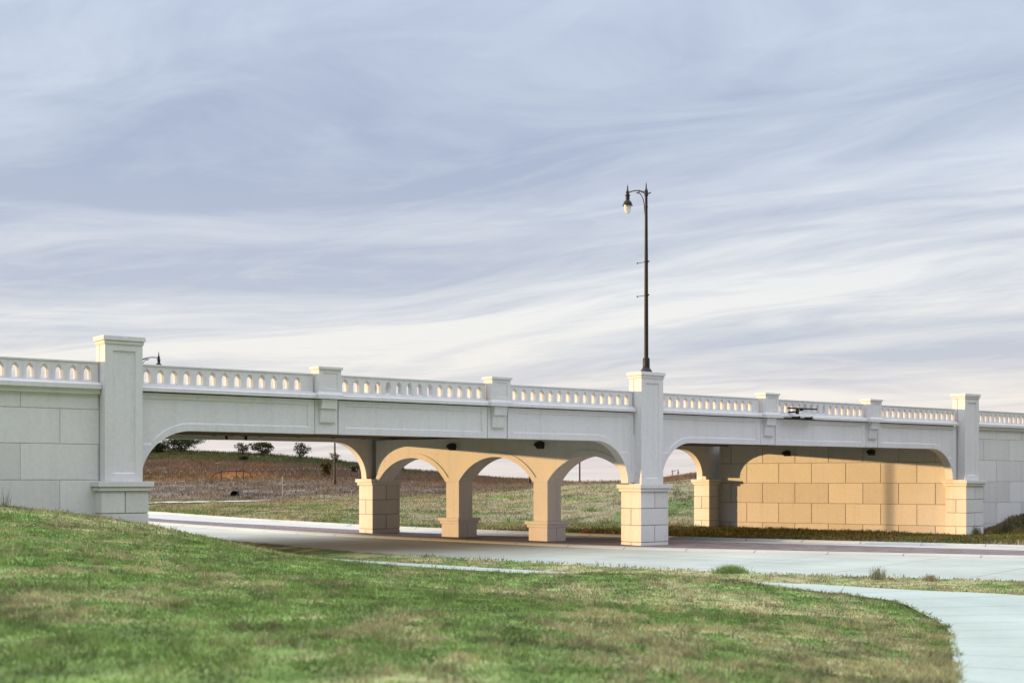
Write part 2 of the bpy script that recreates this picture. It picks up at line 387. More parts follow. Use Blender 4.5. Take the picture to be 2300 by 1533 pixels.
# ground colours --------------------------------------------------
GREEN = np.array((.175, .265, .065)); GREEN2 = np.array((.260, .345, .108)); TAN = np.array((.520, .430, .240)); DARK = np.array((.085, .110, .035))
GREY = np.array((.190, .155, .130)); RED = np.array((.185, .115, .085)); OCHRE = np.array((.30, .17, .06)); OLIVE = np.array((.085, .090, .034))
def colour(x, y):
    s, t = st(x, y); u, w = uw(x, y)
    mix = lambda a, b, k: a * (1 - k[:, None]) + b * k[:, None]
    one = np.ones(len(x))
    n0 = fbm(x / 1.3, y / 4.2, 11); n1 = fbm(x / .8, y / .8, 12); n2 = fbm(x / 9, y / 9, 13)
    nc = vnoise(x / .30, y / .62, 14) * .55 + vnoise(x / .14, y / .3, 15) * .45       # single tussocks
    # lawn
    c = mix(GREEN[None] * one[:, None], GREEN2, sstep(.3, .7, nc * .6 + n1 * .4))
    dry = sstep(.47, .585, n0 * .46 + n1 * .18 + nc * .36 + .085 * sstep(-3, 7, x) - .055 + .075 * sstep(33, 48, y))
    c = mix(c, TAN, dry * .75)
    c = mix(c, DARK, sstep(.56, .74, vnoise(x / .4, y / 1.1, 19) * .7 + n1 * .3) * .5)
    c = c * (.42 + .95 * (.5 * vnoise(x / .16, y / .2, 61) + .5 * vnoise(x / .3, y / .45, 62)))[:, None]
    # verge and embankment beyond the roads
    far = (t < far_edge(s))
    D = np.maximum(y, 1); a = np.clip(x / D, -.8, .6)
    k1 = np.clip((y - d_start(a)) / (d_crest(a) - d_start(a)), 0, 1)
    ce = mix(np.array((.145, .19, .065))[None] * one[:, None], np.array((.29, .25, .15)), sstep(.34, .54, fbm(x / 3.0, y / 1.6, 21) + .20 * k1 - .03))
    ce = mix(ce, OLIVE, sstep(.5, .7, fbm(x / 1.1, y / .7, 22)) * .7)
    ce = mix(ce, np.array((.15, .24, .05)), sstep(.61, .71, fbm(x / 5, y / 2.2, 27)) * .65)
    yy = y + (fbm(x / 6, y / 6, 23) - .5) * 13
    dc = d_crest(a)
    k = sstep(-2, 4, yy - dc - 1)
    cg = mix(GREY[None] * one[:, None], np.array((.125, .095, .07)), sstep(.42, .62, fbm(x / 3, y / 2, 24)))
    cg = mix(cg, np.array((.24, .205, .165)), sstep(.55, .7, fbm(x / 2, y / 1.4, 28)) * .8)
    c2 = mix(ce, cg, k)
    kt = sstep(-2, 4, yy - 164); cr = mix(RED[None] * one[:, None], OCHRE * .62, sstep(.56, .70, n2) * .75)
    cr = mix(cr, OLIVE, sstep(.52, .7, fbm(x / 4, y / 3, 29)) * .55)
    c2 = mix(c2, OCHRE * .9, sstep(156, 162, yy) * (1 - sstep(163, 170, yy)) * .5)
    c2 = mix(c2, cr, kt)
    c2 = mix(c2, OLIVE[None] * (.8 + .6 * n1[:, None]), sstep(-4, 4, yy - 206) * sstep(-.03, -.10, a))
    blob = np.exp(-(((x + 34.5) / 3.2) ** 2 + ((y - 171.5) / 3.0) ** 2))
    c2 = mix(c2, np.array((.42, .22, .09)), np.clip(blob * 1.4, 0, 1))
    c = np.where(far[:, None], c2, c)
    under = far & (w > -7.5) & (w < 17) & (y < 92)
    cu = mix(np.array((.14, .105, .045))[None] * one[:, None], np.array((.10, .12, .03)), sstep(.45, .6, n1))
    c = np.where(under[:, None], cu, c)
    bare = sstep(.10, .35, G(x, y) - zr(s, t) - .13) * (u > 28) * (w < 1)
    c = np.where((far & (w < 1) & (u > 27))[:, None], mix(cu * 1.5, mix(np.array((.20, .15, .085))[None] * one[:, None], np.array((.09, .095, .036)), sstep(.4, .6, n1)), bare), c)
    return np.clip(c, .01, .9)

def axis(lo, f0, f1, hi, step, grow=1.22):
    a = list(np.arange(f0, f1 + 1e-6, step)); d = step; v = f1
    while v < hi: d *= grow; v += d; a.append(v)
    d = step; v = f0
    while v > lo: d *= grow; v -= d; a.insert(0, v)
    return np.array(a)
def sheet(name, X, Y, Z, mat, cols=None, uv=None, smooth=True):
    ny, nx = X.shape
    me = bpy.data.meshes.new(name)
    co = np.stack([X, Y, Z], -1).reshape(-1, 3).astype(np.float32)
    j, i = np.mgrid[0:ny - 1, 0:nx - 1]; b = j * nx + i
    q = np.stack([b, b + 1, b + nx + 1, b + nx], -1).reshape(-1, 4)
    me.vertices.add(len(co)); me.vertices.foreach_set('co', co.ravel())
    me.loops.add(q.size); me.loops.foreach_set('vertex_index', q.ravel().astype(np.int32))
    me.polygons.add(len(q)); me.polygons.foreach_set('loop_start', np.arange(0, q.size, 4, dtype=np.int32))
    me.update(calc_edges=True)
    if smooth: me.polygons.foreach_set('use_smooth', np.ones(len(q), bool))
    if cols is not None:
        at = me.color_attributes.new('tint', 'FLOAT_COLOR', 'POINT')
        at.data.foreach_set('color', np.concatenate([cols, np.ones((len(cols), 1))], 1).astype(np.float32).ravel())
    if uv is not None:
        l = me.uv_layers.new(name='UVMap'); l.data.foreach_set('uv', uv.reshape(-1, 2)[q.ravel()].astype(np.float32).ravel())
    me.materials.append(mat); me.update()
    if len(me.polygons) and me.polygons[0].normal.z < 0: me.flip_normals()
    o = bpy.data.objects.new(name, me); C.objects.link(o); return o

def build_ground():
    xs = axis(-2600, -46, 44, 2600, .5); ys = axis(-400, 8, 135, 4200, .5, 1.10)
    X, Y = np.meshgrid(xs, ys); Z = G(X, Y)
    s, t = st(X, Y); fe, ne = far_edge(s), near_edge(s)
    inroad = (t > fe - .65) & (t < ne + .6) & (np.abs(s) < 125)
    Z = np.where(inroad, zr(s, t) - .10, Z)
    Z = np.where(in_poly(X, Y, grow_poly(.25)), Z - .10, Z)
    dist = np.hypot(X, Y); Z = Z - np.where(dist > 700, (dist - 700) * .001, 0)
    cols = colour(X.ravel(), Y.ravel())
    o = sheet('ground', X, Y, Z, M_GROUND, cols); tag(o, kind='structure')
build_ground()

def strip(name, f0, f1, n, mat, dz, s0=-80, s1=118, prof=None):
    S = np.arange(s0, s1 + .01, 1.0); K = np.linspace(0, 1, n)
    a, b = f0(S), f1(S)
    T = a[:, None] * (1 - K) + b[:, None] * K; SS = np.repeat(S[:, None], n, 1)
    X, Y = xy(SS, T)
    Z = zr(SS, T) + (dz if prof is None else np.array(prof)[None])
    o = sheet(name, X, Y, Z, mat, uv=np.stack([SS, T], -1)); return tag(o, kind='structure')
strip('road', near_edge, lambda s: kerb_t(s), 14, M_ROAD, 0)
strip('road', pav_top, far_edge, 10, M_ROAD2, 0)
strip('paved_median', lambda s: kerb_t(s) - 1.0, lambda s: pav_top(s) + .22, 6, M_PAVER, .115)
def kerb(f, side, wd, top=.125):
    S = np.arange(-80, 118.01, .75)
    off = np.array([0, .03, .20, wd, wd]) * side; zz = np.array([-.06, .015, top, top + .004, -.06])
    t0 = f(S); T = t0[:, None] + off[None]; SS = np.repeat(S[:, None], 5, 1)
    X, Y = xy(SS, T); Z = zr(SS, T) + zz[None]
    o = sheet('kerb', X, Y, Z, M_KERB, uv=np.stack([SS, T], -1), smooth=False); return tag(o, kind='structure')
kerb(kerb_t, -1, 1.02, .10); kerb(pav_top, 1, .24, .10); kerb(far_edge, -1, .55, .13); kerb(near_edge, 1, .4, .03)
def build_path():
    K = np.linspace(-.0, 1, 7)[None, :, None]
    Pm = PH[:, None] * (1 - K) + PL[:, None] * K
    X, Y = Pm[..., 0], Pm[..., 1]
    Z = G(X, Y) + .012
    Z = Z[:, :1] * (1 - K[..., 0]) + Z[:, -1:] * K[..., 0]
    mid = .5 * (PH + PL); L = np.concatenate([[0], np.cumsum(np.linalg.norm(np.diff(mid, axis=0), axis=1))])
    uv = np.stack([np.repeat(L[:, None], 7, 1) + .55, np.repeat(np.linspace(0, 2, 7)[None], len(L), 0)], -1)
    tag(sheet('path', X, Y, Z, M_PATH, uv=uv), kind='structure')
build_path()
# thin pale side road far behind, at the foot of the dry slope
def build_far_path():
    S = np.linspace(-.32, -.185, 40); D = np.interp(S, [-.32, -.185], [126, 122])
    K = np.array([0, 1.0])
    Dm = D[:, None] + K[None]; X = S[:, None] * Dm
    Z = G(X, Dm) + .10
    tag(sheet('path', X, Dm, Z, M_ROAD2, uv=np.stack([X, Dm], -1)), kind='structure')
build_far_path()

# ------------------------------------------------------------------ bridge
bridge = empty('road_bridge', (P2[0], P2[1], 0), YAW, 'long white stucco road bridge of two low arched spans over the divided road', 'bridge')
WID = 17.79
def near_f(u, w, z): return (u, w, z)
FUP = .22                                    # the far side rides a little higher
def far_f(u, w, z): return (u + SK * 16.39, WID - w, z + FUP)

def blockrow(mb, u0, u1, w0, w1, z0, z1, split):
    g = .018
    if split == 'u':
        m = (u0 + u1) / 2
        mb.box(u0, m - g, w0, w1, z0 + g, z1 - g); mb.box(m + g, u1, w0, w1, z0 + g, z1 - g)
    else:
        m = (w0 + w1) / 2
        mb.box(u0, u1, w0, m - g, z0 + g, z1 - g); mb.box(u0, u1, m + g, w1, z0 + g, z1 - g)

def pillar(fn, u0, u1, us0, us1, ledge, bot, first='u'):
    # shaft
    mb = MB(fn); zt, zb = 8.05, ledge
    w0, w1 = .15, 1.0
    out = [(us0, zb), (us1, zb), (us1, zt), (us0, zt)]
    ins = [(us0 + .28, zb + .28), (us1 - .26, zb + .28), (us1 - .26, 7.82), (us0 + .28, 7.82)]
    in2 = offset_poly(ins, .035)
    mb.poly([out, ins], w0); mb.wall_ring(ins, w0, w0 + .05, in2); mb.poly([in2], w0 + .05)
    # joint groove between front piece and rear piece on both sides
    g0, g1 = .655, .70
    for us, d in ((us0, 1), (us1, -1)):
        mb.add([(us, w0, zb), (us, w0, zt), (us, g0, zt), (us, g0, zb)], [(0, 1, 2, 3)])
        mb.add([(us, g0, zb), (us, g0, zt), (us + .05 * d, g0, zt), (us + .05 * d, g0, zb)], [(0, 1, 2, 3)])
        mb.add([(us + .05 * d, g0, zb), (us + .05 * d, g0, zt), (us + .05 * d, g1, zt), (us + .05 * d, g1, zb)], [(0, 1, 2, 3)])
        mb.add([(us + .05 * d, g1, zb), (us + .05 * d, g1, zt), (us, g1, zt), (us, g1, zb)], [(0, 1, 2, 3)])
        mb.add([(us, g1, zb), (us, g1, zt), (us, w1, zt), (us, w1, zb)], [(0, 1, 2, 3)])
    mb.add([(us0, w1, zb), (us1, w1, zb), (us1, w1, zt), (us0, w1, zt)], [(0, 1, 2, 3)])
    sh = mb.build('pillar', M_WHITE, bridge)
    mb = MB(fn)
    mb.box(us0 - .04, us1 + .04, w0 - .04, w1 + .05, 8.05, 8.165); mb.box(us0 - .085, us1 + .085, w0 - .085, w1 + .09, 8.175, 8.34)
    mb.box(us0 - .02, us1 + .02, w0 - .02, w1 + .02, 8.15, 8.2)
    mb.build('pillar_cap', M_WHITE, sh, .012)
    mb = MB(fn)
    mb.box(u0 - .16, u1 + .16, -.15, 1.55, ledge - .19, ledge - .004); mb.box(u0 - .085, u1 + .085, -.08, 1.48, ledge - .34, ledge - .20)
    mb.box(u0 - .02, u1 + .02, -.02, 1.42, ledge - .21, ledge - .18)
    mb.mi = 1; mb.box(u0 + .03, u1 - .03, .03, 1.37, bot, ledge - .33); mb.mi = 0
    z = ledge - .34; sp = first
    while z > bot:
        z2 = max(z - .8, bot)
        blockrow(mb, u0, u1, 0, 1.4, z2, z, sp); sp = 'w' if sp == 'u' else 'u'; z = z2
    mb.build('pillar_base', [M_BLOCK, M_JOINT], sh, .014)
    return sh
PIL = [(-26.03, -24.30, -25.85, -24.46, 3.15, -.4), (0, 1.78, .16, 1.59, 3.0, -.15), (26.27, 28.04, 26.37, 27.79, 3.2, -.7)]
for p in PIL: pillar(near_f, *p)
pillar(far_f, -26.03, -24.30, -25.85, -24.46, 3.05, -.6)
pillar(far_f, 0, 1.78, .16, 1.59, 3.05, -.2)
pillar(far_f, 26.27, 28.04, 26.37, 27.79, 3.04, -.9)

def arc_pts(u_tip, z_tip, u_top, z_top, n=14):
    """quarter ellipse from the tip (steep) to the crown (flat)"""
    P = []
    for k in range(n + 1):
        q = math.pi / 2 * k / n
        P.append((u_top + (u_tip - u_top) * math.cos(q), z_tip + (z_top - z_tip) * math.sin(q)))
    return P
ZB, ZT = 5.035, 6.395
def fascia(fn, uL, uR, hl=None, hr=None):
    """hl / hr: height of the haunch tip at the left / right end"""
    out = []
    if hl is None: out += [(uL, ZB)]
    else: out += [(uL, hl)] + arc_pts(uL + .36, hl, uL + 2.35, ZB)
    if hr is None: out += [(uR, ZB)]
    else: out += arc_pts(uR - .36, hr, uR - 2.35, ZB)[::-1] + [(uR, hr)]
    out += [(uR, ZT), (uL, ZT)]
    m = .26
    a = uL + (.30 if hl is None else .26); b = uR - (.28 if hr is None else .32)
    ins = []
    if hl is None: ins += [(a, ZB + m)]
    else:
        q = [p for p in arc_pts(uL + .36 - .10, hl - .05, uL + 2.30, ZB + m) if p[1] > 4.52 and p[0] > a + .12]
        ins += [(a, 4.5), (q[0][0] - .10, 4.5)] + q
    if hr is None: ins += [(b, ZB + m)]
    else:
        q = [p for p in arc_pts(uR - .36 + .10, hr - .05, uR - 2.30, ZB + m) if p[1] > 4.52 and p[0] < b - .12]
        ins += q[::-1] + [(q[0][0] + .10, 4.5), (b, 4.5)]
    ins += [(b, ZT - .19), (a, ZT - .19)]
    in2 = offset_poly(ins, .04)
    mb = MB(fn)
    mb.poly([out, ins], .65); mb.wall_ring(ins, .65, .70, in2); mb.poly([in2], .70)
    mb.wall_ring(out, .65, 1.15); mb.poly([out], 1.15)
    return mb.build('fascia_panel', M_WHITE, bridge)

def railing(fn, uL, uR, cents, parent, ledge='bridge', wf=.72):
    """pierced parapet with pointed openings, coping and ledge"""
    mb = MB(fn); wb = wf + .24
    Z0, Z1 = 6.70, 7.375
    cents = sorted(cents); half = .26
    edges = [(c - half, c + half) for c in cents]
    def hole(k, c, hw, zb, zs, za):
        # contour of 16 points, counter-clockwise from lower left
        P = []
        for q in (0, .33, .66): P.append((c - hw + 2 * hw * q, zb))
        P += [(c + hw, zb), (c + hw, zb + (zs - zb) * .5), (c + hw, zs)]
        P += [(c + hw * .82, zs + (za - zs) * .45), (c + hw * .45, zs + (za - zs) * .80), (c, za)]
        P += [(c - hw * .45, zs + (za - zs) * .80), (c - hw * .82, zs + (za - zs) * .45), (c - hw, zs), (c - hw, zb + (zs - zb) * .5)]
        return P
    for (a, b), c in zip(edges, cents):
        h1 = hole(0, c, .145, 6.735, 7.07, 7.285); h2 = hole(0, c, .085, 6.79, 7.04, 7.20)
        outer = [(a, Z0), (b, Z0), (b, Z1), (a, Z1)]
        mb.poly([outer, h1], wf); mb.wall_ring(h1, wf, wf + .085, h2); mb.wall_ring(h2, wf + .085, wb - .03)
        mb.wall_ring(h2, wb - .03, wb, h1); mb.poly([outer, h1], wb)
    # plain ends
    for a, b in ((uL, edges[0][0]), (edges[-1][1], uR)):
        if b - a > .005:
            mb.poly([[(a, Z0), (b, Z0), (b, Z1), (a, Z1)]], wf); mb.poly([[(a, Z0), (b, Z0), (b, Z1), (a, Z1)]], wb)
    mb.add([(uL, wf, Z0), (uL, wb, Z0), (uL, wb, Z1), (uL, wf, Z1)], [(0, 1, 2, 3)])
    mb.add([(uR, wf, Z0), (uR, wb, Z0), (uR, wb, Z1), (uR, wf, Z1)], [(0, 1, 2, 3)])
    o = mb.build('railing', M_WHITE, parent)
    mb = MB(fn); mb.box(uL, uR, wf - .035, wb + .04, Z1, Z1 + .06)
    mb.build('coping', M_WHITE, o, .01)
    mb = MB(fn)
    if ledge == 'bridge': pr = [(.46, 6.44), (.46, 6.57), (.475, 6.585), (.575, 6.61), (.59, 6.685), (.70, 6.702), (1.0, 6.702), (1.0, 6.44)]
    else: pr = [(.53, 6.26), (.53, 6.42), (.40, 6.44), (.40, 6.60), (.42, 6.615), (.565, 6.64), (.585, 6.685), (.70, 6.702), (1.0, 6.702), (1.0, 6.26)]
    n = len(pr); vs = [(uL, p[0], p[1]) for p in pr] + [(uR, p[0], p[1]) for p in pr]
    mb.add(vs, [(i, (i + 1) % n, n + (i + 1) % n, n + i) for i in range(n)] + [tuple(range(n))[::-1], tuple(n + i for i in range(n))])
    mb.build('ledge', M_WHITE, o, .006)
    return o

def pilaster(fn, uL, uR):
    mb = MB(fn)
    mb.box(uL, uR, .66, 1.1, ZB + .004, ZT)
    pl = mb.build('pilaster', M_WHITE, bridge, .008)
    c = (uL + uR) / 2
    mb = MB(fn)
    h = .35
    mb.frust((c - h, c + h, .42, .70), (c - h, c + h, .36, .70), 6.03, 6.41)
    mb.frust((c - h, c + h, .56, .70), (c - h, c + h, .48, .70), 5.50, 6.02)
    mb.build('corbel', M_WHITE, pl, .008)
    mb = MB(fn); w0, w1 = .36, 1.0; a, b = c - .505, c + .505
    out = [(a, 6.70), (b, 6.70), (b, 7.60), (a, 7.60)]; ins = [(a + .2, 6.83), (b - .17, 6.83), (b - .17, 7.46), (a + .2, 7.46)]; in2 = offset_poly(ins, .015)
    mb.poly([out, ins], w0); mb.wall_ring(ins, w0, w0 + .025, in2); mb.poly([in2], w0 + .025)
    for q in (a, b): mb.add([(q, w0, 6.7), (q, w1, 6.7), (q, w1, 7.6), (q, w0, 7.6)], [(0, 1, 2, 3)])
    mb.add([(a, w1, 6.7), (b, w1, 6.7), (b, w1, 7.6), (a, w1, 7.6)], [(0, 1, 2, 3)])
    mb.box(a - .07, b + .07, w0 - .09, .62, 6.43, 6.575); mb.frust((a - .055, b + .055, w0 - .075, .62), (a - .0, b + .0, w0 - .0, .62), 6.58, 6.705)
    rp = mb.build('railing_post', M_WHITE, pl)
    mb = MB(fn); mb.box(a - .06, b + .06, w0 - .06, w1 + .06, 7.60, 7.705); mb.build('post_cap', M_WHITE, rp, .012)

def row(c0, n, p=.52): return [c0 + p * k for k in range(n)]
def half_bridge(fn):
    fascia(fn, -24.66, -17.13, hl=3.21); fascia(fn, -16.03, -8.57); fascia(fn, -7.44, .125, hr=3.06)
    fascia(fn, 1.62, 9.03, hl=3.06); fascia(fn, 10.19, 17.65); fascia(fn, 18.78, 26.24, hr=3.26)
    for a, b in ((-17.095, -16.065), (-8.535, -7.475), (9.065, 10.155), (17.685, 18.745)): pilaster(fn, a, b)
    bays = [(-24.5, -17.16, -24.06), (-16.02, -8.62, -15.68), (-7.42, .10, -6.99), (1.62, 8.98, 2.12), (10.22, 17.58, 10.58), (18.78, 26.22, 19.25)]
    for a, b, c in bays:
        n = 14; p = .517
        railing(fn, a, b, [c + (p) * k - 0 for k in range(n) if c + p * k < b - .2], bridge)
half_bridge(near_f); half_bridge(far_f)

def joint_backing(fn):  # added near-black strips so the open gaps read as deep shade
    mb = MB(fn)
    for a, b in ((-24.4, .1), (1.65, 26.2)): mb.box(a, b, .80, .97, 6.33, 6.50)
    for q in (-17.115, -16.045, -8.555, -7.455, 9.04, 10.175, 17.66, 18.77): mb.box(q - .06, q + .06, 1.0, 1.17, 5.06, 6.34)
    mb.build('dark_gap_backing', M_GAP, bridge)
joint_backing(near_f); joint_backing(far_f)
# deck and beams
def sheared(u0, u1, w0, w1, z0, z1, mb):
    vs = []
    for z in (z0, z1):
        for w in (w0, w1):
            for u in (u0, u1): vs.append((u + SK * w, w, z))
    mb.add(vs, [(0, 2, 3, 1), (4, 5, 7, 6), (0, 1, 5, 4), (2, 6, 7, 3), (0, 4, 6, 2), (1, 3, 7, 5)])
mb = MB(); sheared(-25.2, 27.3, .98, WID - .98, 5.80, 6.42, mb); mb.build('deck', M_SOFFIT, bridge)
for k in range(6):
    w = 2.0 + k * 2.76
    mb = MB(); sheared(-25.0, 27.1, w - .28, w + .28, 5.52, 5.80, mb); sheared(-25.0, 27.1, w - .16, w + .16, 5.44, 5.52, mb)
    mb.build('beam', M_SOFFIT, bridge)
for k, u in enumerate((-9.27, -8.29, -7.67, -6.66, -4.45, -2.38, -.45)):
    mb = MB(far_f); mb.box(u - .14, u + .14, 1.152, 1.40, 5.40, 5.50); mb.box(u - .08, u - .04, 1.152, 1.30, 5.22, 5.40); mb.box(u + .04, u + .08, 1.152, 1.30, 5.22, 5.40)
    mb.build('hanger_bracket', M_GAP, bridge)

# arcade between the two roads: s along it, e across it
def arc_f(s, e, z): return (-.2735 * s + e, .9619 * s, z)
cen = [5.955 + 5.63 * k for k in (-1, 0, 1)] + [5.955 + 5.63 * 2]
ZC = 1.55; RI, RO = 2.84, 3.11
def inner_arc(c, n=22):
    h = 2.36; a0 = math.asin(h / RI)
    return [(c + RI * math.sin(-a0 + 2 * a0 * k / n), ZC + RI * math.cos(-a0 + 2 * a0 * k / n)) for k in range(n + 1)]
def outer_arc(c, n=22, rr=RO, zl=3.34):
    h = math.sqrt(rr * rr - (zl - ZC) ** 2); a0 = math.asin(h / rr)
    return [(c + rr * math.sin(-a0 + 2 * a0 * k / n), ZC + rr * math.cos(-a0 + 2 * a0 * k / n)) for k in range(n + 1)]
mids = [5.955 - 2.815, 5.955 + 2.815, 5.955 + 2.815 + 5.63]
zI = 3.11
def arcade():
    out = [(.62, zI), (.78, zI)]
    for i, c in enumerate(mids):
        A = inner_arc(c); out += [(A[0][0], zI)] + A + [(A[-1][0], zI)]
    out += [(16.95, zI), (16.95, 5.36), (.62, 5.36)]
    cl = [out[0]]
    for p in out[1:]:
        if abs(p[0] - cl[-1][0]) + abs(p[1] - cl[-1][1]) > .002: cl.append(p)
    out = cl
    mb = MB(arc_f)
    mb.poly([out], .15); mb.wall_ring(out, .15, 1.04); mb.poly([out], 1.04)
    wall = mb.build('arcade_wall', M_WHITE, bridge)
    # raised archivolt band (both faces), one mesh
    mb = MB(arc_f)
    low = []
    for c in mids:
        A = inner_arc(c); low += [(A[0][0], zI)] + A + [(A[-1][0], zI)]
    low = [(.64, zI)] + low + [(16.93, zI)]
    up = [(16.93, 3.34)]
    for c in mids[::-1]: up += outer_arc(c)[::-1]
    up += [(.64, 3.34)]
    band = low + up; cl = [band[0]]
    for p in band[1:]:
        if abs(p[0] - cl[-1][0]) + abs(p[1] - cl[-1][1]) > .002: cl.append(p)
    for e0, e1 in ((.115, .155), (1.035, 1.075)):
        mb.poly([cl], e0); mb.wall_ring(cl, e0, e1); mb.poly([cl], e1)
    mb.build('arch_band', M_WHITE, wall)
    for c, zg, zl in ((5.955, -.1, 1.16), (5.955 + 5.63, -.05, 1.24)):
        mb = MB(arc_f); mb.box(c - .43, c + .43, .16, 1.03, zl - .02, zI)
        pr = mb.build('arcade_pier', M_WHITE, bridge, .012)
        mb = MB(arc_f)
        mb.mi = 1; mb.box(c - .54, c + .54, .03, 1.15, zg, zl - .3); mb.mi = 0
        mb.box(c - .57, c + .57, 0, .58, zg, zl - .315); mb.box(c - .57, c + .57, .61, 1.18, zg, zl - .315)
        mb.box(c - .63, c + .63, -.06, 1.24, zl - .31, zl - .17); mb.box(c - .70, c + .70, -.13, 1.31, zl - .16, zl); mb.box(c - .6, c + .6, -.03, 1.21, zl - .18, zl - .15)
        mb.build('pier_base', [M_WHITE, M_JOINT], pr, .014)
arcade()

# block faced walls
def block_wall(mb, length, rows, bl, th, start_even, start_odd, top, g=.017, dp=.035):
    """blocks on a wall: x along, y depth (0 = face), rows = list of z joints from the top"""
    mb.mi = 1; mb.box(0, length, dp, th, rows[-1], top - .006); mb.mi = 0
    zs = [top] + rows
    for i in range(len(zs) - 1):
        z1, z0 = zs[i] - g * (i > 0), zs[i + 1] + g
        x = (start_even if i % 2 == 0 else start_odd)
        cuts = [0] + [x + k * bl for k in range(200) if 0.02 < x + k * bl < length - .02] + [length]
        for a, b in zip(cuts[:-1], cuts[1:]):
            mb.box(a + (g if a > 0 else 0), b - (g if b < length else 0), 0, dp, z0, z1)
# abutments (faces along the road below): x runs from the far end toward the camera side
def abut_right(x, y, z):
    w = 16.4 - x * .9619; return (22.6 + .2735 * x + y, w, z)
mb = MB(abut_right); block_wall(mb, 16.2, [4.31, 3.02, 1.73, .44, -.85], 2.29, 1.0, .87, 2.02, 5.62)
ab = mb.build('abutment', [M_BLOCK, M_JOINT], bridge, .012); ab['label'] = 'sunlit block faced abutment wall under the right hand span'
def abut_left(x, y, z):
    w = 16.4 - x * .9619; return (-29.3 + .2735 * x - y, w, z)
mb = MB(abut_left); block_wall(mb, 16.2, [4.31, 3.02, 1.73, .44, -.6], 2.29, 1.0, .87, 2.02, 5.62)
mb.build('abutment', [M_BLOCK, M_JOINT], bridge, .012)

# approach walls at both ends
def approach(name_label, u0, u1, flip, vj, rows, zlow):
    th = .5
    root = empty('retaining_wall', (P2[0], P2[1], 0), YAW, name_label, 'wall')
    L = u1 - u0
    mb = MB(lambda x, y, z: (u0 + x, .67 + y, z))
    ev = (vj[0] - u0) % 2.745; od = (vj[1] - u0) % 2.745
    block_wall(mb, L, rows + [rows[-1] - 1.27], 2.745, th, ev, od, 6.28, .012, .022)
    mb.build('block_face', [M_BLOCK, M_JOINT2], root, .012)
    n = int((L - .25) / .505)
    if flip: cents = [u1 - .42 - .505 * k for k in range(n)]
    else: cents = [u0 + .62 + .505 * k for k in range(n)]
    cents = [c for c in cents if u0 + .3 < c < u1 - .3][:100]
    cents = sorted(cents)
    o = railing(near_f, u0, u1, cents, root, 'wall')
    for q in ('coping', 'ledge'): pass
    return root
approach('white block retaining wall with pierced parapet rising above the grassy slope on the left', -58, -25.87, True, (-28.65, -27.28), [5.71, 4.47, 3.20, 1.94, .68], 0)
approach('white block retaining wall beyond the right hand pillar, its foot in a dark grass bank', 27.81, 60, False, (30.45, 29.09), [5.69, 4.40, 3.11, 1.83, .55], 0)
# filled approach embankments carrying the upper road
for nm, a0, a1, b0, b1 in (('approach_fill', -84, -26.3, -90, -30.4), ('approach_fill', 28.3, 88, 23.7, 84)):
    mb = MB(); vs = []
    for z in (-1, 6.36): vs += [(a0, 1.18, z), (a1, 1.18, z), (b1, 17.1, z), (b0, 17.1, z)]
    mb.add(vs, [(0, 3, 2, 1), (4, 5, 6, 7), (0, 1, 5, 4), (1, 2, 6, 5), (2, 3, 7, 6), (3, 0, 4, 7)])
    o = mb.build(nm, M_SOFFIT); o.location = (P2[0], P2[1], 0); o.rotation_euler = (0, 0, YAW); tag(o, kind='structure')

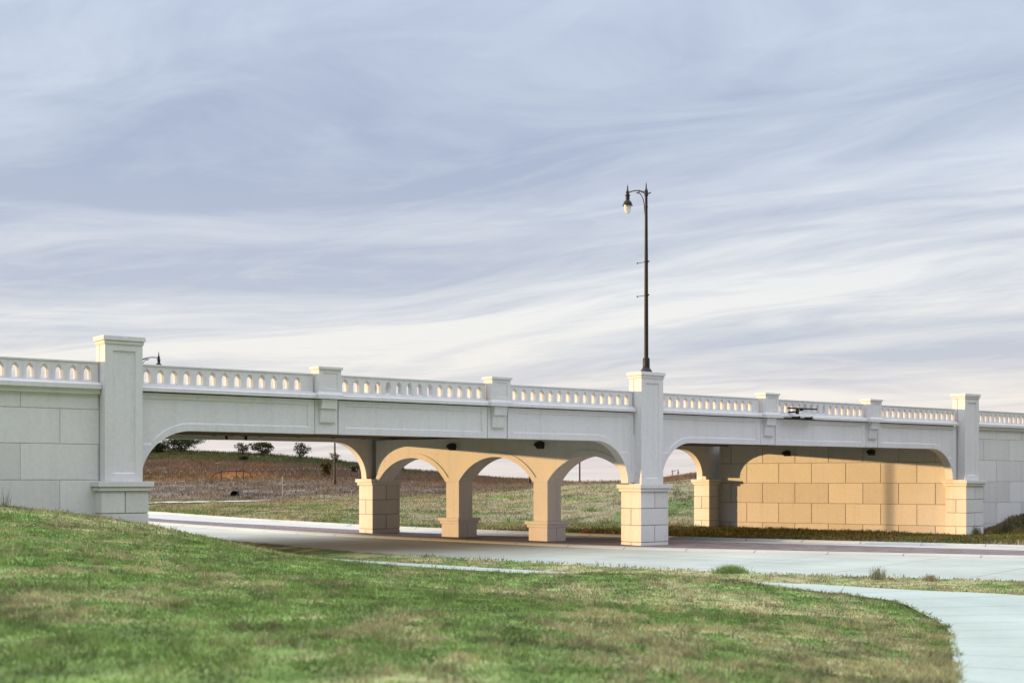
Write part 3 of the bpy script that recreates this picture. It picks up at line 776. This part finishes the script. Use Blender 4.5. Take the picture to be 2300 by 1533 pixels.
# ------------------------------------------------------------------ lamps
def street_lamp(loc, rz, H, label, banner=True, group='street lamps', simple=False):
    """H: height of the pole top collar; the arm runs along local +x"""
    root = empty('street_lamp', loc, rz, label, 'street lamp', group)
    mb = MB(); mb.lathe([(.30, 0), (.30, .04), (.27, .10), (.20, .19), (.17, .25), (.18, .28)], 20)
    mb.lathe([(.165, .28), (.17, .32), (.165, .66), (.155, .70), (.11, .72)], 32, flute=-.06)
    mb.build('lamp_base', M_IRON, root, smooth=True)
    mb = MB(); mb.lathe([(.105, .70), (.10, H * .3), (.085, H * .65), (.066, H - .26), (.066, H - .2)], 18); mb.lathe([(.085, H - .75), (.085, H - .70)], 18)
    po = mb.build('pole', M_IRON, root, smooth=True)
    mb = MB(); mb.lathe([(.075, H - .22), (.092, H - .2), (.092, H + .02), (.06, H + .1), (.05, H + .12), (.05, H + .14), (.02, H + .17), (.045, H + .22), (.02, H + .26), (.03, H + .28), (.004, H + .47)], 16)
    mb.tube([(-.05, 0, H - .14), (-.17, 0, H - .12), (-.20, 0, H - .11), (-.24, 0, H - .105), (-.36, 0, H - .08)], [.02, .025, .04, .035, .005])
    mb.build('finial', M_IRON, po, smooth=True)
    L = 1.31
    pts = [(.06 + (L - .06) * q, 0, H - .03 + .34 * math.sin(math.pi * (.12 + .55 * q)) - .12) for q in np.linspace(0, 1, 12)]
    mb = MB(); mb.tube(pts, .03, 10); mb.tube([(p[0], 0, p[2] - .075 * (1 - i / 5.5)) for i, p in enumerate(pts[:6])], .018, 8)
    br = [(.53, 0, H + .02), (.43, 0, H - .02), (.33, 0, H - .12), (.22, 0, H - .30), (.15, 0, H - .52), (.115, 0, H - .85), (.10, 0, H - 1.1)]
    mb.tube(br, [.02, .024, .024, .022, .02, .02, .008], 8)
    mb.tube([(.53, 0, H + .02), (.62, 0, H + .05), (.72, 0, H + .08)], [.02, .04, .004], 8); mb.tube([(.5, 0, H + .0), (.5, 0, H + .17)], .025, 8)
    mb.build('arm', M_IRON, root, smooth=True)
    ze = pts[-1][2]; o_ = (L, 0, ze)
    mb = MB(); mb.lathe([(.098, -.33), (.10, -.13), (.125, -.11), (.125, -.07), (.07, -.06), (.06, -.02), (.085, .0), (.085, .08), (.05, .13), (.03, .17), (.05, .2), (.02, .24), (.035, .27), (.004, .44)], 18, o_)
    mb.lathe([(.252, -.60), (.252, -.575), (.215, -.565), (.21, -.50), (.175, -.40), (.10, -.33)], 22, o_)
    hd = mb.build('lamp_head', M_IRON, root, smooth=True)
    mb = MB(); mb.lathe([(.02, -1.0), (.09, -.97), (.14, -.88), (.175, -.74), (.19, -.60)], 20, o_); mb.build('glass_globe', M_GLASS, hd, smooth=True)
    if banner:
        for z in (H - 3.35, H - 4.95):
            mb = MB(); mb.tube([(-.17, 0, z), (.62, 0, z)], .016, 8); mb.lathe([(.035, -.03), (.035, .03)], 8, (-.17, 0, z)); mb.lathe([(.035, -.03), (.035, .03)], 8, (.62, 0, z)); mb.lathe([(.1, -.05), (.1, .05)], 14, (0, 0, z))
            mb.build('banner_arm', M_IRON, root, smooth=True)
    return root
pc = P2 + U * .87 + V * .57
VA = math.atan2(V[1], V[0])
street_lamp((pc[0], pc[1], 8.34), VA, 8.66, 'dark single arm street lamp standing on the tall middle pillar')
def gz(x, y): return float(G(np.array([x]), np.array([y]))[0])
def by_px(px, D): return (px - CX) / FX * D, D
x, y = by_px(311, 88); s_, t_ = st(x, y); z0 = float(zr(s_, t_)) + .1
street_lamp((x, y, z0), R(3), 11.05 - z0, 'dark street lamp behind the left pillar, only its arm and lantern showing over the parapet', banner=False)
for px, D, top, rz, lab in ((752, 150, 11.5, 2.2, 'dark lamp pole at the foot of the dry hill seen through the left arch'),
                            (1189.5, 160, 11.6, 2.2, 'dark lamp pole beside the right pier of the middle pointed arch'),
                            (1302, 172, 12.0, 2.2, 'dark lamp pole on the skyline inside the right hand pointed arch'),
                            (1510, 300, 5.35, 0, 'tiny street lamp on the hill crest right of the middle pillar')):
    x, y = by_px(px, D); z0 = gz(x, y)
    street_lamp((x, y, z0 - .05), rz, top - z0, lab, banner=False, simple=True)

# wall lights under the spans
def wall_light(pos, nrm_ang, label):
    root = empty('wall_light', pos, nrm_ang, label, 'wall light', 'wall lights under the bridge')
    mb = MB(); mb.box(-.22, .22, -.03, .0, -.17, .17); mb.build('back_plate', M_BLACK, root, .01)
    mb = MB()
    prof = [(math.cos(q) * .27, math.sin(q) * .24) for q in np.linspace(0, math.pi, 12)]
    vs = [(p[0], -.03, p[1] - .02) for p in prof] + [(p[0] * .95, -.26, p[1] * .8 - .02) for p in prof]
    n = len(prof); mb.add(vs, [(i, i + 1, n + i + 1, n + i) for i in range(n - 1)] + [tuple(range(n, 2 * n)), tuple(range(n))[::-1], (0, n, 2 * n - 1, n - 1)])
    mb.build('hood', M_BLACK, root)
    mb = MB(); mb.lathe([(.16, -.13), (.2, -.06), (.2, -.02)], 14, (0, -.14, 0)); mb.build('lens', M_BLACK, root, smooth=True)
    return root
def loc_to_world(u, w, z):
    p = P2 + U * u + V * w; return (p[0], p[1], z)
RA = math.atan2(-RD[1], -RD[0])   # direction along the road toward the camera side
for s, lab in ((11.55, 'dark hooded wall light above the left pier of the arcade'), (5.93, 'dark hooded wall light above the right pier of the arcade')):
    p = loc_to_world(*arc_f(s, .148, 4.93)); wall_light(p, RA, lab)
for m, lab in ((4.9, 'dark hooded wall light on the upper left of the block abutment wall'), (10.6, 'dark hooded wall light on the upper right of the block abutment wall')):
    p = loc_to_world(*abut_right(m, -.004, 4.93)); wall_light(p, RA, lab)

# black bracket hung on the parapet of the right hand span
def bracket():
    root = empty('mounting_bracket', (P2[0], P2[1], 0), YAW, 'black bar and clamp bracket bolted to the parapet over the right hand span', 'bracket')
    mb = MB(); mb.box(10.60, 12.90, .10, .22, 6.925, 6.995); mb.build('cross_bar', M_BLACK, root, .01)
    mb = MB(); mb.box(11.27, 11.37, .12, .74, 6.74, 6.82); mb.box(11.27, 11.41, .10, .20, 6.66, 6.93); mb.box(11.6, 11.74, .09, .22, 6.84, 6.93); mb.tube([(11.35, .16, 6.83), (11.68, .16, 6.87)], .03, 8)
    mb.build('support_arm', M_BLACK, root)
    mb = MB(); mb.box(10.55, 12.90, .30, .35, 6.405, 6.445); mb.box(10.60, 12.85, .41, .45, 6.44, 6.475)
    for u in np.arange(10.75, 12.85, .35): mb.box(u - .03, u + .03, .30, .46, 6.415, 6.455)
    rl = mb.build('lower_rail', M_BLACK, root)
    for u in (11.50, 12.50):
        mb = MB(); mb.box(u - .26, u + .26, .3, .44, 6.47, 6.53); mb.box(u + .16, u + .26, .3, .4, 6.53, 6.575); mb.build('clamp', M_BLACK, rl, .01)
bracket()

# ------------------------------------------------------------------ far field: fence, brace, marker, culvert
def fence():
    pts = [(337.5, 163), (372, 163.5), (406, 164), (435, 164.5), (462, 165)] + [(563 + 13.2 * k, 166.5 + .45 * k) for k in range(19)]
    x0, y0 = by_px(337.5, 163)
    root = empty('wire_fence', (x0, y0, gz(x0, y0)), 0, 'wire fence of white tipped steel posts crossing the reddish hillside', 'fence')
    tops = []
    for px, D in pts:
        x, y = by_px(px, D); z = gz(x, y); lx, ly, lz = x - x0, y - y0, z - gz(x0, y0)
        mb = MB(); mb.box(lx - .03, lx + .03, ly - .03, ly + .03, lz - .2, lz + 1.0); mb.mi = 1; mb.box(lx - .04, lx + .04, ly - .04, ly + .04, lz + 1.0, lz + 1.14)
        mb.build('post', [M_POST, M_TIP], root); tops.append((lx, ly, lz))
    mb = MB()
    for h in (.35, .7, 1.0):
        mb.tube([(a, b, c + h) for a, b, c in tops[:5]], .008, 4); mb.tube([(a, b, c + h) for a, b, c in tops[5:]], .008, 4)
    mb.build('wire', M_POST, root)
fence()
def brace():
    x0, y0 = by_px(525, 164); z0 = gz(x0, y0)
    root = empty('pipe_brace', (x0, y0, z0), 0, 'rusty pipe corner brace with sloping struts on the red slope', 'fence brace')
    P = [by_px(497, 164), by_px(531, 164.5), by_px(547, 164.5)]
    Q = [(p[0] - x0, p[1] - y0, gz(*p) - z0) for p in P]
    for q, h in zip(Q, (1.25, 1.15, 1.3)):
        mb = MB(); mb.tube([(q[0], q[1], q[2] - .2), (q[0], q[1], q[2] + h)], .06, 8); mb.build('upright', M_RUST, root)
    mb = MB(); mb.tube([(q[0], q[1], q[2] + 1.1) for q in Q], .05, 8); mb.build('top_rail', M_RUST, root)
    for q, d in ((Q[0], -1), (Q[2], 1)):
        mb = MB(); mb.tube([(q[0], q[1], q[2] + 1.1), (q[0] + d * .7, q[1], q[2] + .85), (q[0] + d * 1.2, q[1] - .3, q[2] + .35)], .045, 8); mb.build('strut', M_RUST, root)
brace()
x, y = by_px(634.5, 128); z0 = gz(x, y)
root = empty('marker_post', (x, y, z0), 0, 'thin pale marker post at the top edge of the green verge', 'post')
mb = MB(); mb.tube([(0, 0, -.2), (0, 0, 1.9)], .045, 8); mb.build('rod', M_MARK, root)
mb = MB(); mb.lathe([(.055, 1.78), (.06, 1.9), (.03, 1.96)], 10); mb.build('rod_cap', M_MARK, root)
x, y = by_px(526, 133); z0 = gz(x, y)
root = empty('culvert', (x, y, z0), 0, 'small dark culvert mouth at the foot of the dry slope', 'culvert')
mb = MB()
ring = [(math.cos(q) * .42, math.sin(q) * .42 + .4) for q in np.linspace(0, 2 * math.pi, 18)[:-1]]; ring = [(p[0] * .8, p[1] * .8 - .16) for p in ring]; ring2 = [(p[0] * 1.16, (p[1] - .16) * 1.16 + .16) for p in ring]
mb.poly([ring2, ring], 0); mb.wall_ring(ring, 0, 2.0); mb.wall_ring(ring2, 0, 2.0); mb.build('pipe', M_GAP, root)
mb = MB(); mb.poly([ring], .4); mb.build('dark_bore', M_GAP, root)
mb = MB(); mb.frust((.5, .72, -.15, .8), (.53, .68, -.05, .8), -.2, .82); mb.build('wing_wall', M_SOFFIT, root)

# ------------------------------------------------------------------ trees and bushes
def leaf_mesh(name, pts, size, col, parent, var=.35):
    n = len(pts); ax = rng.normal(size=(n, 3)); ax /= np.linalg.norm(ax, axis=1)[:, None]
    bx = np.cross(ax, rng.normal(size=(n, 3))); bx /= np.linalg.norm(bx, axis=1)[:, None]
    sz = size * rng.uniform(.6, 1.3, (n, 1))
    a = pts + ax * sz; b = pts + bx * sz * .55; c = pts - ax * sz; d = pts - bx * sz * .55
    co = np.stack([a, b, c, d], 1).reshape(-1, 3)
    cols = np.repeat(np.array(col)[None] * rng.uniform(1 - var, 1 + var, (n, 1)) * (1 + rng.normal(0, .08, (n, 3))), 4, 0)
    return quads(name, co, cols, M_LEAF, parent, 4)
def quads(name, co, cols, mat, parent, k):
    me = bpy.data.meshes.new(name); n = len(co)
    me.vertices.add(n); me.vertices.foreach_set('co', co.astype(np.float32).ravel())
    me.loops.add(n); me.loops.foreach_set('vertex_index', np.arange(n, dtype=np.int32))
    me.polygons.add(n // k); me.polygons.foreach_set('loop_start', np.arange(0, n, k, dtype=np.int32))
    me.update(calc_edges=True)
    at = me.color_attributes.new('tint', 'FLOAT_COLOR', 'POINT')
    at.data.foreach_set('color', np.concatenate([np.clip(cols, .005, 1), np.ones((n, 1))], 1).astype(np.float32).ravel())
    me.materials.append(mat); o = bpy.data.objects.new(name, me); C.objects.link(o)
    if parent: o.parent = parent
    return o
def tree(name, px, D, wpx, top, label, cat, leaves=900, col=(.045, .055, .02), sparse=.5, group=None, stems=4, low=.25, lsize=.16):
    x, y = by_px(px, D); z0 = gz(x, y); k = D / FX
    W = wpx * k; Ht = CAM_Z + (HY - top) * k - z0
    root = empty(name, (x, y, z0), 0, label, cat, group)
    mb = MB(); tips = []
    for i in range(stems):
        a = 2 * math.pi * i / stems + random.uniform(-.5, .5); r = W * random.uniform(.18, .42)
        p1 = Vector((math.cos(a) * r * .3, math.sin(a) * r * .3, Ht * random.uniform(.28, .42))); p2 = Vector((math.cos(a) * r, math.sin(a) * r, Ht * random.uniform(.6, .85)))
        mb.tube([(0, 0, -.2), p1, p2], [.045 * Ht, .03 * Ht, .008 * Ht], 6)
        for j in range(3):
            q = p1.lerp(p2, random.uniform(.2, 1)); e = q + Vector((random.uniform(-1, 1) * W * .25, random.uniform(-1, 1) * W * .25, random.uniform(.02, .3) * Ht))
            mb.tube([q, q.lerp(e, .5) + Vector((0, 0, .03 * Ht)), e], [.016 * Ht, .010 * Ht, .004 * Ht], 5); tips.append(e)
        tips.append(p2)
    mb.build('trunk', M_BARK, root)
    ncl = int(14 + 22 * (1 - sparse)); cl = []
    for t in tips: cl.append(np.array(t))
    for i in range(ncl):
        a = random.uniform(0, 2 * math.pi); rr = math.sqrt(random.random()) * .42 * W; h = random.uniform(low, .93)
        rr *= math.sin(math.pi * min(max((h - low) / (1.02 - low), .12), .95)) ** .5
        cl.append(np.array((math.cos(a) * rr, math.sin(a) * rr, h * Ht)))
    cl = np.array(cl); idx = rng.integers(0, len(cl), leaves)
    P = cl[idx] + rng.normal(size=(leaves, 3)) * np.array((.085 * W, .085 * W, .07 * Ht))
    P[:, 2] = np.clip(P[:, 2], .06 * Ht, Ht * 1.0)
    leaf_mesh('crown', P, lsize, col, root)
    return root
tg = 'trees along the hill crest'
tree('tree', 352, 222, 56, 991, 'dark low tree at the left end of the crest, half hidden by the bridge haunch', 'tree', 1400, (.032, .04, .016), .2, tg, 5, .12)
tree('tree', 409, 224, 82, 981, 'broad dark green tree with many stems, largest on the hill crest', 'tree', 2000, (.042, .055, .018), .25, tg, 6, .25)
tree('tree', 545, 224, 40, 994, 'slender twin stemmed tree with reddish olive leaves on the crest', 'tree', 520, (.085, .07, .028), .7, tg, 3, .35, .14)
tree('tree', 592, 226, 58, 993, 'rounded dense olive tree just right of the twin stemmed tree', 'tree', 1500, (.058, .058, .02), .25, tg, 5, .15)
tree('tree', 674, 226, 38, 994, 'upright open crowned tree standing alone on the crest', 'tree', 800, (.058, .056, .024), .5, tg, 3, .2, .14)
tree('tree', 752, 228, 28, 1016, 'small sparse tree behind the lamp pole on the crest', 'tree', 260, (.06, .05, .03), .8, tg, 3, .25, .12)
bg = 'bushes on the hillside'
tree('bush', 733, 172, 27, 1036, 'brown green bush on the red slope left of the lamp pole', 'bush', 900, (.09, .07, .025), .2, bg, 5, .1, .14)
tree('bush', 548, 207, 22, 1024, 'dark green bush below the twin stemmed tree', 'bush', 700, (.025, .032, .013), .1, bg, 4, .05, .13)
tree('bush', 796, 190, 18, 1046, 'small dark bush low on the red slope beside the far arch', 'bush', 500, (.045, .04, .02), .2, bg, 4, .05, .13)
tree('bush', 904, 228, 7, 1049, 'tiny bush on the skyline in the left pointed arch', 'bush', 160, (.06, .03, .022), .2, bg, 3, .05, .12)

# ------------------------------------------------------------------ grass
def blades(name, x, y, h, wd, label, cat, lean=.5, colmul=None, dens_seg=2, tipdry=.3):
    n = len(x); z = G(x, y) - .015
    c = colour(x, y) * rng.uniform(.7, 1.35, (n, 1)) * (1 + rng.normal(0, .07, (n, 3)))
    if colmul is not None: c = c * colmul
    az = rng.uniform(0, 2 * np.pi, n); la = rng.uniform(0, 2 * np.pi, n); le = np.abs(rng.normal(0, lean, n)) * h
    dx, dy = np.cos(az) * wd * .5, np.sin(az) * wd * .5; lx, ly = np.cos(la) * le, np.sin(la) * le
    B0 = np.stack([x - dx, y - dy, z], 1); B1 = np.stack([x + dx, y + dy, z], 1)
    m = .55
    M0 = np.stack([x - dx * .8 + lx * .35, y - dy * .8 + ly * .35, z + h * m], 1); M1 = np.stack([x + dx * .8 + lx * .35, y + dy * .8 + ly * .35, z + h * m], 1)
    T = np.stack([x + lx, y + ly, z + h], 1)
    me = bpy.data.meshes.new(name); co = np.stack([B0, B1, M0, M1, T], 1).reshape(-1, 3)
    b = np.arange(n) * 5
    q = np.stack([b, b + 1, b + 3, b + 2, b + 2, b + 3, b + 4], 1).ravel()
    me.vertices.add(n * 5); me.vertices.foreach_set('co', co.astype(np.float32).ravel())
    me.loops.add(n * 7); me.loops.foreach_set('vertex_index', q.astype(np.int32))
    ls = np.stack([np.arange(n) * 7, np.arange(n) * 7 + 4], 1).ravel()
    me.polygons.add(n * 2); me.polygons.foreach_set('loop_start', ls.astype(np.int32))
    me.update(calc_edges=True)
    tip = c * (1 - tipdry) + np.array((.34, .28, .16)) * tipdry * rng.uniform(.3, 1.2, (n, 1))
    cols = np.stack([c, c, c, c, tip], 1).reshape(-1, 3)
    at = me.color_attributes.new('tint', 'FLOAT_COLOR', 'POINT')
    at.data.foreach_set('color', np.concatenate([np.clip(cols, .005, .9), np.ones((n * 5, 1))], 1).astype(np.float32).ravel())
    me.materials.append(M_GRASS); o = bpy.data.objects.new(name, me); C.objects.link(o)
    return tag(o, label, cat, kind='stuff')
def clumpy(x, y, sc, s, lo, hi): return sstep(lo, hi, fbm(x / sc, y / sc, s))

def lawn():
    parts = []
    for d0, d1, n in ((9, 18, 95000), (18, 28, 120000), (28, 40, 120000), (40, 64, 110000)):
        D = np.sqrt(rng.uniform(d0 ** 2, d1 ** 2, n)); a = rng.uniform(-.46, .46, n); x = a * D
        parts.append(np.stack([x, D], 1))
    P = np.vstack(parts); x, y = P[:, 0], P[:, 1]
    s, t = st(x, y); u, w = uw(x, y)
    ok = (t > near_edge(s) + .45) & ~((w > -.02) & (w < 1.5) & (u > -26.1) & (u < -24.2)) & ~((w > .62) & (u < -24.2)) & ~in_poly(x, y, grow_poly(-.10)) & (np.abs(s) < 70)
    ok &= ~((w > .1) )
    keep = rng.random(len(x)) < .35 + .65 * clumpy(x, y, .45, 31, .3, .6)
    ok &= keep; x, y = x[ok], y[ok]
    n = len(x); D = y
    tus = vnoise(x / .30, y / .62, 14) * .55 + vnoise(x / .14, y / .3, 15) * .45
    h = (.03 + .025 * fbm(x / .7, y / .7, 33) + .062 * sstep(.4, .85, tus)) * rng.uniform(.6, 1.4, n)
    h = h * np.where(rng.random(n) < .012, 2.3, 1.0)
    s, t = st(x, y); h *= 1 + .7 * sstep(.9, .2, t - near_edge(s)) + .45 * sstep(20, 26, t) * (y > 38)
    wd = .010 + .00042 * D
    blades('grass', x, y, h, wd, 'mown lawn of green and straw grass sloping down to the road', 'grass', lean=.85)
lawn()
def verge():
    n = 190000
    D = np.sqrt(rng.uniform(64 ** 2, 136 ** 2, n)); a = rng.uniform(-.31, .42, n); x = a * D; y = D
    s, t = st(x, y); u, w = uw(x, y)
    wx = abut_f_w = (u - 22.6 - .2843 * (16.4 - w))
    ok = (t < far_edge(s) - .3) & ~((wx > -.05) & (w < 17.2) & (w > .6) & (u > 20)) & (y < d_crest(np.clip(x / y, -.8, .6)) + 3)
    for (c0, c1) in ((26.2, 28.1),): ok &= ~((u > c0) & (u < c1) & (w > -.05) & (w < 1.5))
    ok &= ~((u > 21.5) & (u < 23.6) & (w > 16.2) & (w < 17.9))
    ok &= ~((w > .64) & (u > 26)) | (w > 17.4)
    ok &= rng.random(n) < .4 + .6 * clumpy(x, y, .8, 41, .3, .6)
    x, y = x[ok], y[ok]
    ub = rng.uniform(28.2, 38, 16000); wb = rng.uniform(-8, .6, 16000)
    x = np.concatenate([x, P2[0] + ub * U[0] + wb * V[0]]); y = np.concatenate([y, P2[1] + ub * U[1] + wb * V[1]]); n = len(x)
    h = (.09 + .10 * clumpy(x, y, 1.1, 43, .4, .7)) * rng.uniform(.6, 1.4, n)
    s, t = st(x, y); u, w = uw(x, y); h *= (1 + .5 * sstep(2, .3, far_edge(s) - t)) * (1 + .5 * ((u > 28.4) & (w < .64) & (w > -6)))
    blades('verge_grass', x, y, h, .035 + .00022 * y, 'rough green and straw grass on the bank beyond the far road', 'grass', lean=.7, tipdry=.25)
verge()
def hill():
    n = 150000
    D = np.sqrt(rng.uniform(108 ** 2, 236 ** 2, n)); a = rng.uniform(-.31, .17, n); x = a * D; y = D
    ok = (y > d_crest(a) + 1) & ((a < .09) | (y > 150)) & (rng.random(n) < .35 + .65 * clumpy(x, y, 2.2, 51, .35, .6))
    x, y = x[ok], y[ok]; n = len(x)
    tall = sstep(160, 168, y)
    h = (.16 + .16 * clumpy(x, y, 2.0, 53, .4, .7) + .22 * tall) * rng.uniform(.5, 1.5, n)
    blades('dry_grass', x, y, h, .05 + .0002 * y, 'tall dry grey brown and reddish grass covering the hill behind the bridge', 'grass', lean=.45, tipdry=.22)
hill()
def weed(px, py_base, D, hgt, wid, n, col, label, group=None):
    x0, y0 = by_px(px, D); z0 = gz(x0, y0)
    root = empty('weed', (x0, y0, z0), 0, label, 'weed', group); col = tuple(c * 1.7 for c in col)
    r = np.clip(rng.normal(0, wid * .33, n), -wid * .75, wid * .75); q = np.clip(rng.normal(0, .14, n), -.25, .25); h = hgt * rng.uniform(.45, 1.1, n) * np.exp(-(r / wid) ** 2)
    az = rng.uniform(0, 6.28, n); lx = rng.normal(0, .28, n) * h; ly = rng.normal(0, .2, n) * h
    b0 = np.stack([r - .012, q, np.full(n, -.03)], 1); b1 = np.stack([r + .012, q, np.full(n, -.03)], 1)
    tpp = np.stack([r + lx, q + ly, h], 1)
    co = np.stack([b0, b1, tpp], 1).reshape(-1, 3)
    cols = np.repeat(np.array(col)[None] * rng.uniform(.6, 1.4, (n, 1)), 3, 0)
    quads('stalks', co, cols, M_GRASS, root, 3)
    m = n; k = rng.integers(0, n, m); f = rng.uniform(.35, 1, (m, 1))
    P = b0[k] * (1 - f) + tpp[k] * f + rng.normal(0, .02, (m, 3))
    leaf_mesh('leaves', P, .022, col, root)
weed(1640, 1290, 45.6, .30, .8, 600, (.17, .22, .07), 'broad bright green tuft on the kerb edge of the near road')
weed(1972, 1305, 42.6, .46, .32, 120, (.20, .18, .11), 'tall greyish weed on the verge between near road and path')
weed(2090, 1308, 42.0, .24, .30, 150, (.24, .19, .11), 'low straw coloured weed on the verge right of the tall grey weed')
weed(1316, 1205, 77.0, .30, .42, 160, (.22, .13, .07), 'brown dry weed on the far road edge inside the right hand arch')
weed(2262, 1195, 80.2, .9, .8, 200, (.07, .06, .035), 'dark wiry weed stalks on the bank below the right hand wall')
weed(2190, 1200, 80.0, .62, .5, 160, (.09, .085, .04), 'thin weed stalks at the foot of the right hand pillar')
weed(8, 1140, 45.2, .8, .3, 26, (.22, .2, .17), 'pale dry stalks against the left retaining wall')

# ------------------------------------------------------------------ light, sky, camera
SUN_EL = R(3.25); SUN_DIR = Vector((.9951, -.0985, 0)).normalized()     # direction in which the light travels
sl = bpy.data.lights.new('sun', 'SUN'); sl.energy = 5.0; sl.angle = R(.5); sl.color = (1.0, .63, .265)
so = bpy.data.objects.new('sun', sl); C.objects.link(so)
tr = Vector((SUN_DIR.x * math.cos(SUN_EL), SUN_DIR.y * math.cos(SUN_EL), -math.sin(SUN_EL)))
so.rotation_euler = tr.to_track_quat('-Z', 'Y').to_euler(); so.location = (-60, 90, 30)

wd = bpy.data.worlds.new('World'); bpy.context.scene.world = wd; wd.use_nodes = True
nt = wd.node_tree; ln = nt.links.new; bgn = nt.nodes['Background']; bgn.inputs['Strength'].default_value = .10
sky = N(nt, 'ShaderNodeTexSky', sky_type='NISHITA'); sky.sun_disc = False; sky.sun_elevation = SUN_EL
sky.sun_rotation = math.atan2(-SUN_DIR.x, -SUN_DIR.y)
tc = N(nt, 'ShaderNodeTexCoord'); sp = N(nt, 'ShaderNodeSeparateXYZ'); ln(tc.outputs['Generated'], sp.inputs[0])
def mth(op, a, b=None, c=None):
    n = nt.nodes.new('ShaderNodeMath'); n.operation = op
    for i, v in enumerate((a, b, c)):
        if v is None: continue
        if hasattr(v, 'is_linked'): ln(v, n.inputs[i])
        else: n.inputs[i].default_value = v
    return n.outputs[0]
zc = mth('MAXIMUM', sp.outputs['Z'], 0.0)
den = mth('ADD', zc, .07)
px_ = mth('DIVIDE', sp.outputs['X'], den); py_ = mth('DIVIDE', sp.outputs['Y'], den)
q = (-.88, .475)
al = mth('ADD', mth('MULTIPLY', px_, q[0]), mth('MULTIPLY', py_, q[1]))
ac = mth('ADD', mth('MULTIPLY', px_, q[1]), mth('MULTIPLY', py_, -q[0]))
def layer(sa, sc, off, detail=7.0, rough=.55, dist=.6):
    cb = N(nt, 'ShaderNodeCombineXYZ'); ln(mth('MULTIPLY', al, sa), cb.inputs[0]); ln(mth('MULTIPLY', ac, sc), cb.inputs[1]); cb.inputs[2].default_value = off
    n = N(nt, 'ShaderNodeTexNoise', Scale=1.0, Detail=detail, Roughness=rough, Distortion=dist); ln(cb.outputs[0], n.inputs['Vector']); return n.outputs[0]
SKY_SEED = 11.4
# slow bends in the streaks
wb = N(nt, 'ShaderNodeCombineXYZ'); ln(mth('MULTIPLY', al, .22), wb.inputs[0]); ln(mth('MULTIPLY', ac, .45), wb.inputs[1]); wb.inputs[2].default_value = SKY_SEED + 40
wn = N(nt, 'ShaderNodeTexNoise', Scale=1.0, Detail=3.0); ln(wb.outputs[0], wn.inputs['Vector'])
ac = mth('ADD', ac, mth('MULTIPLY', mth('SUBTRACT', wn.outputs[0], .5), 2.2))
n1 = layer(.34, .75, SKY_SEED, 6.0, .55, 1.6); n2 = layer(.9, 2.1, SKY_SEED + 5.6, 8.0, .6, 2.6); n3 = layer(.13, .28, SKY_SEED - 1.4, 3.0, .5, .8); n4 = layer(2.2, 6.0, SKY_SEED + 2.4, 7.0, .62, 2.2)
cl = mth('ADD', mth('ADD', mth('MULTIPLY', n1, .42), mth('MULTIPLY', n2, .17)), mth('ADD', mth('MULTIPLY', n3, .42), mth('MULTIPLY', n4, .06)))
clr = ramp(nt, cl, [(.445, (0, 0, 0)), (.525, (.42, .42, .42)), (.625, (1, 1, 1))])
# colours change with height: cream and pink near the horizon, blue grey above
dark = ramp(nt, zc, [(.0, (.70, .63, .63)), (.10, (.54, .585, .675)), (.22, (.42, .485, .635)), (.36, (.375, .45, .615)), (.75, (.56, .61, .68))])
lite = ramp(nt, zc, [(.0, (.86, .79, .75)), (.05, (.90, .85, .79)), (.12, (.86, .86, .85)), (.24, (.68, .75, .85)), (.36, (.60, .68, .83)), (.75, (.66, .70, .74))])
col = mixc(nt, clr.outputs[0], dark.outputs[0], lite.outputs[0])
# overcast sky is brighter overhead than near the horizon
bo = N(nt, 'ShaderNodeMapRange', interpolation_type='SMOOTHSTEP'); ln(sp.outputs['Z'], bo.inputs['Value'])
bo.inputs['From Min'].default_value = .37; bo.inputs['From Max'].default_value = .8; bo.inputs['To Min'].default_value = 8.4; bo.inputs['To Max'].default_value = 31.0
# unseen low sky behind and right of camera, dimmed to deepen under-bridge shade
back_dim = N(nt, 'ShaderNodeMapRange', interpolation_type='SMOOTHSTEP'); ln(mth('ADD', sp.outputs['Y'], mth('MULTIPLY', sp.outputs['X'], -.25)), back_dim.inputs['Value'])
back_dim.inputs['From Min'].default_value = -.35; back_dim.inputs['From Max'].default_value = .35; back_dim.inputs['To Min'].default_value = .5; back_dim.inputs['To Max'].default_value = 1.0
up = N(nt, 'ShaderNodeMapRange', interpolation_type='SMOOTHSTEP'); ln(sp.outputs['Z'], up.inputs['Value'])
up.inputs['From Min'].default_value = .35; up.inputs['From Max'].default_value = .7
dk = N(nt, 'ShaderNodeMix'); dk.data_type = 'FLOAT'; ln(up.outputs[0], dk.inputs[0]); ln(back_dim.outputs[0], dk.inputs[2]); dk.inputs[3].default_value = 1.0
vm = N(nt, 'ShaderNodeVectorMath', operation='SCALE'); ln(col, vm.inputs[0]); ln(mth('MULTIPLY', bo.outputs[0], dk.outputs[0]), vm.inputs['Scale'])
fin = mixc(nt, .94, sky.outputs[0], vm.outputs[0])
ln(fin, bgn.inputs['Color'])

cam = bpy.data.cameras.new('camera'); co = bpy.data.objects.new('camera', cam); C.objects.link(co)
co.location = (0, 0, CAM_Z); co.rotation_euler = (R(90), 0, 0)
cam.sensor_width = 36; cam.lens = FX / 2300 * 36; cam.shift_y = (HY - 766.5) / 2300; cam.clip_end = 6000; cam.clip_start = .1
cam.dof.use_dof = True; cam.dof.focus_distance = 66; cam.dof.aperture_fstop = 1.25
bpy.context.scene.camera = co
vs = bpy.context.scene.view_settings
vs.view_transform = 'Standard'; vs.look = 'None'; vs.exposure = .36; vs.gamma = 1
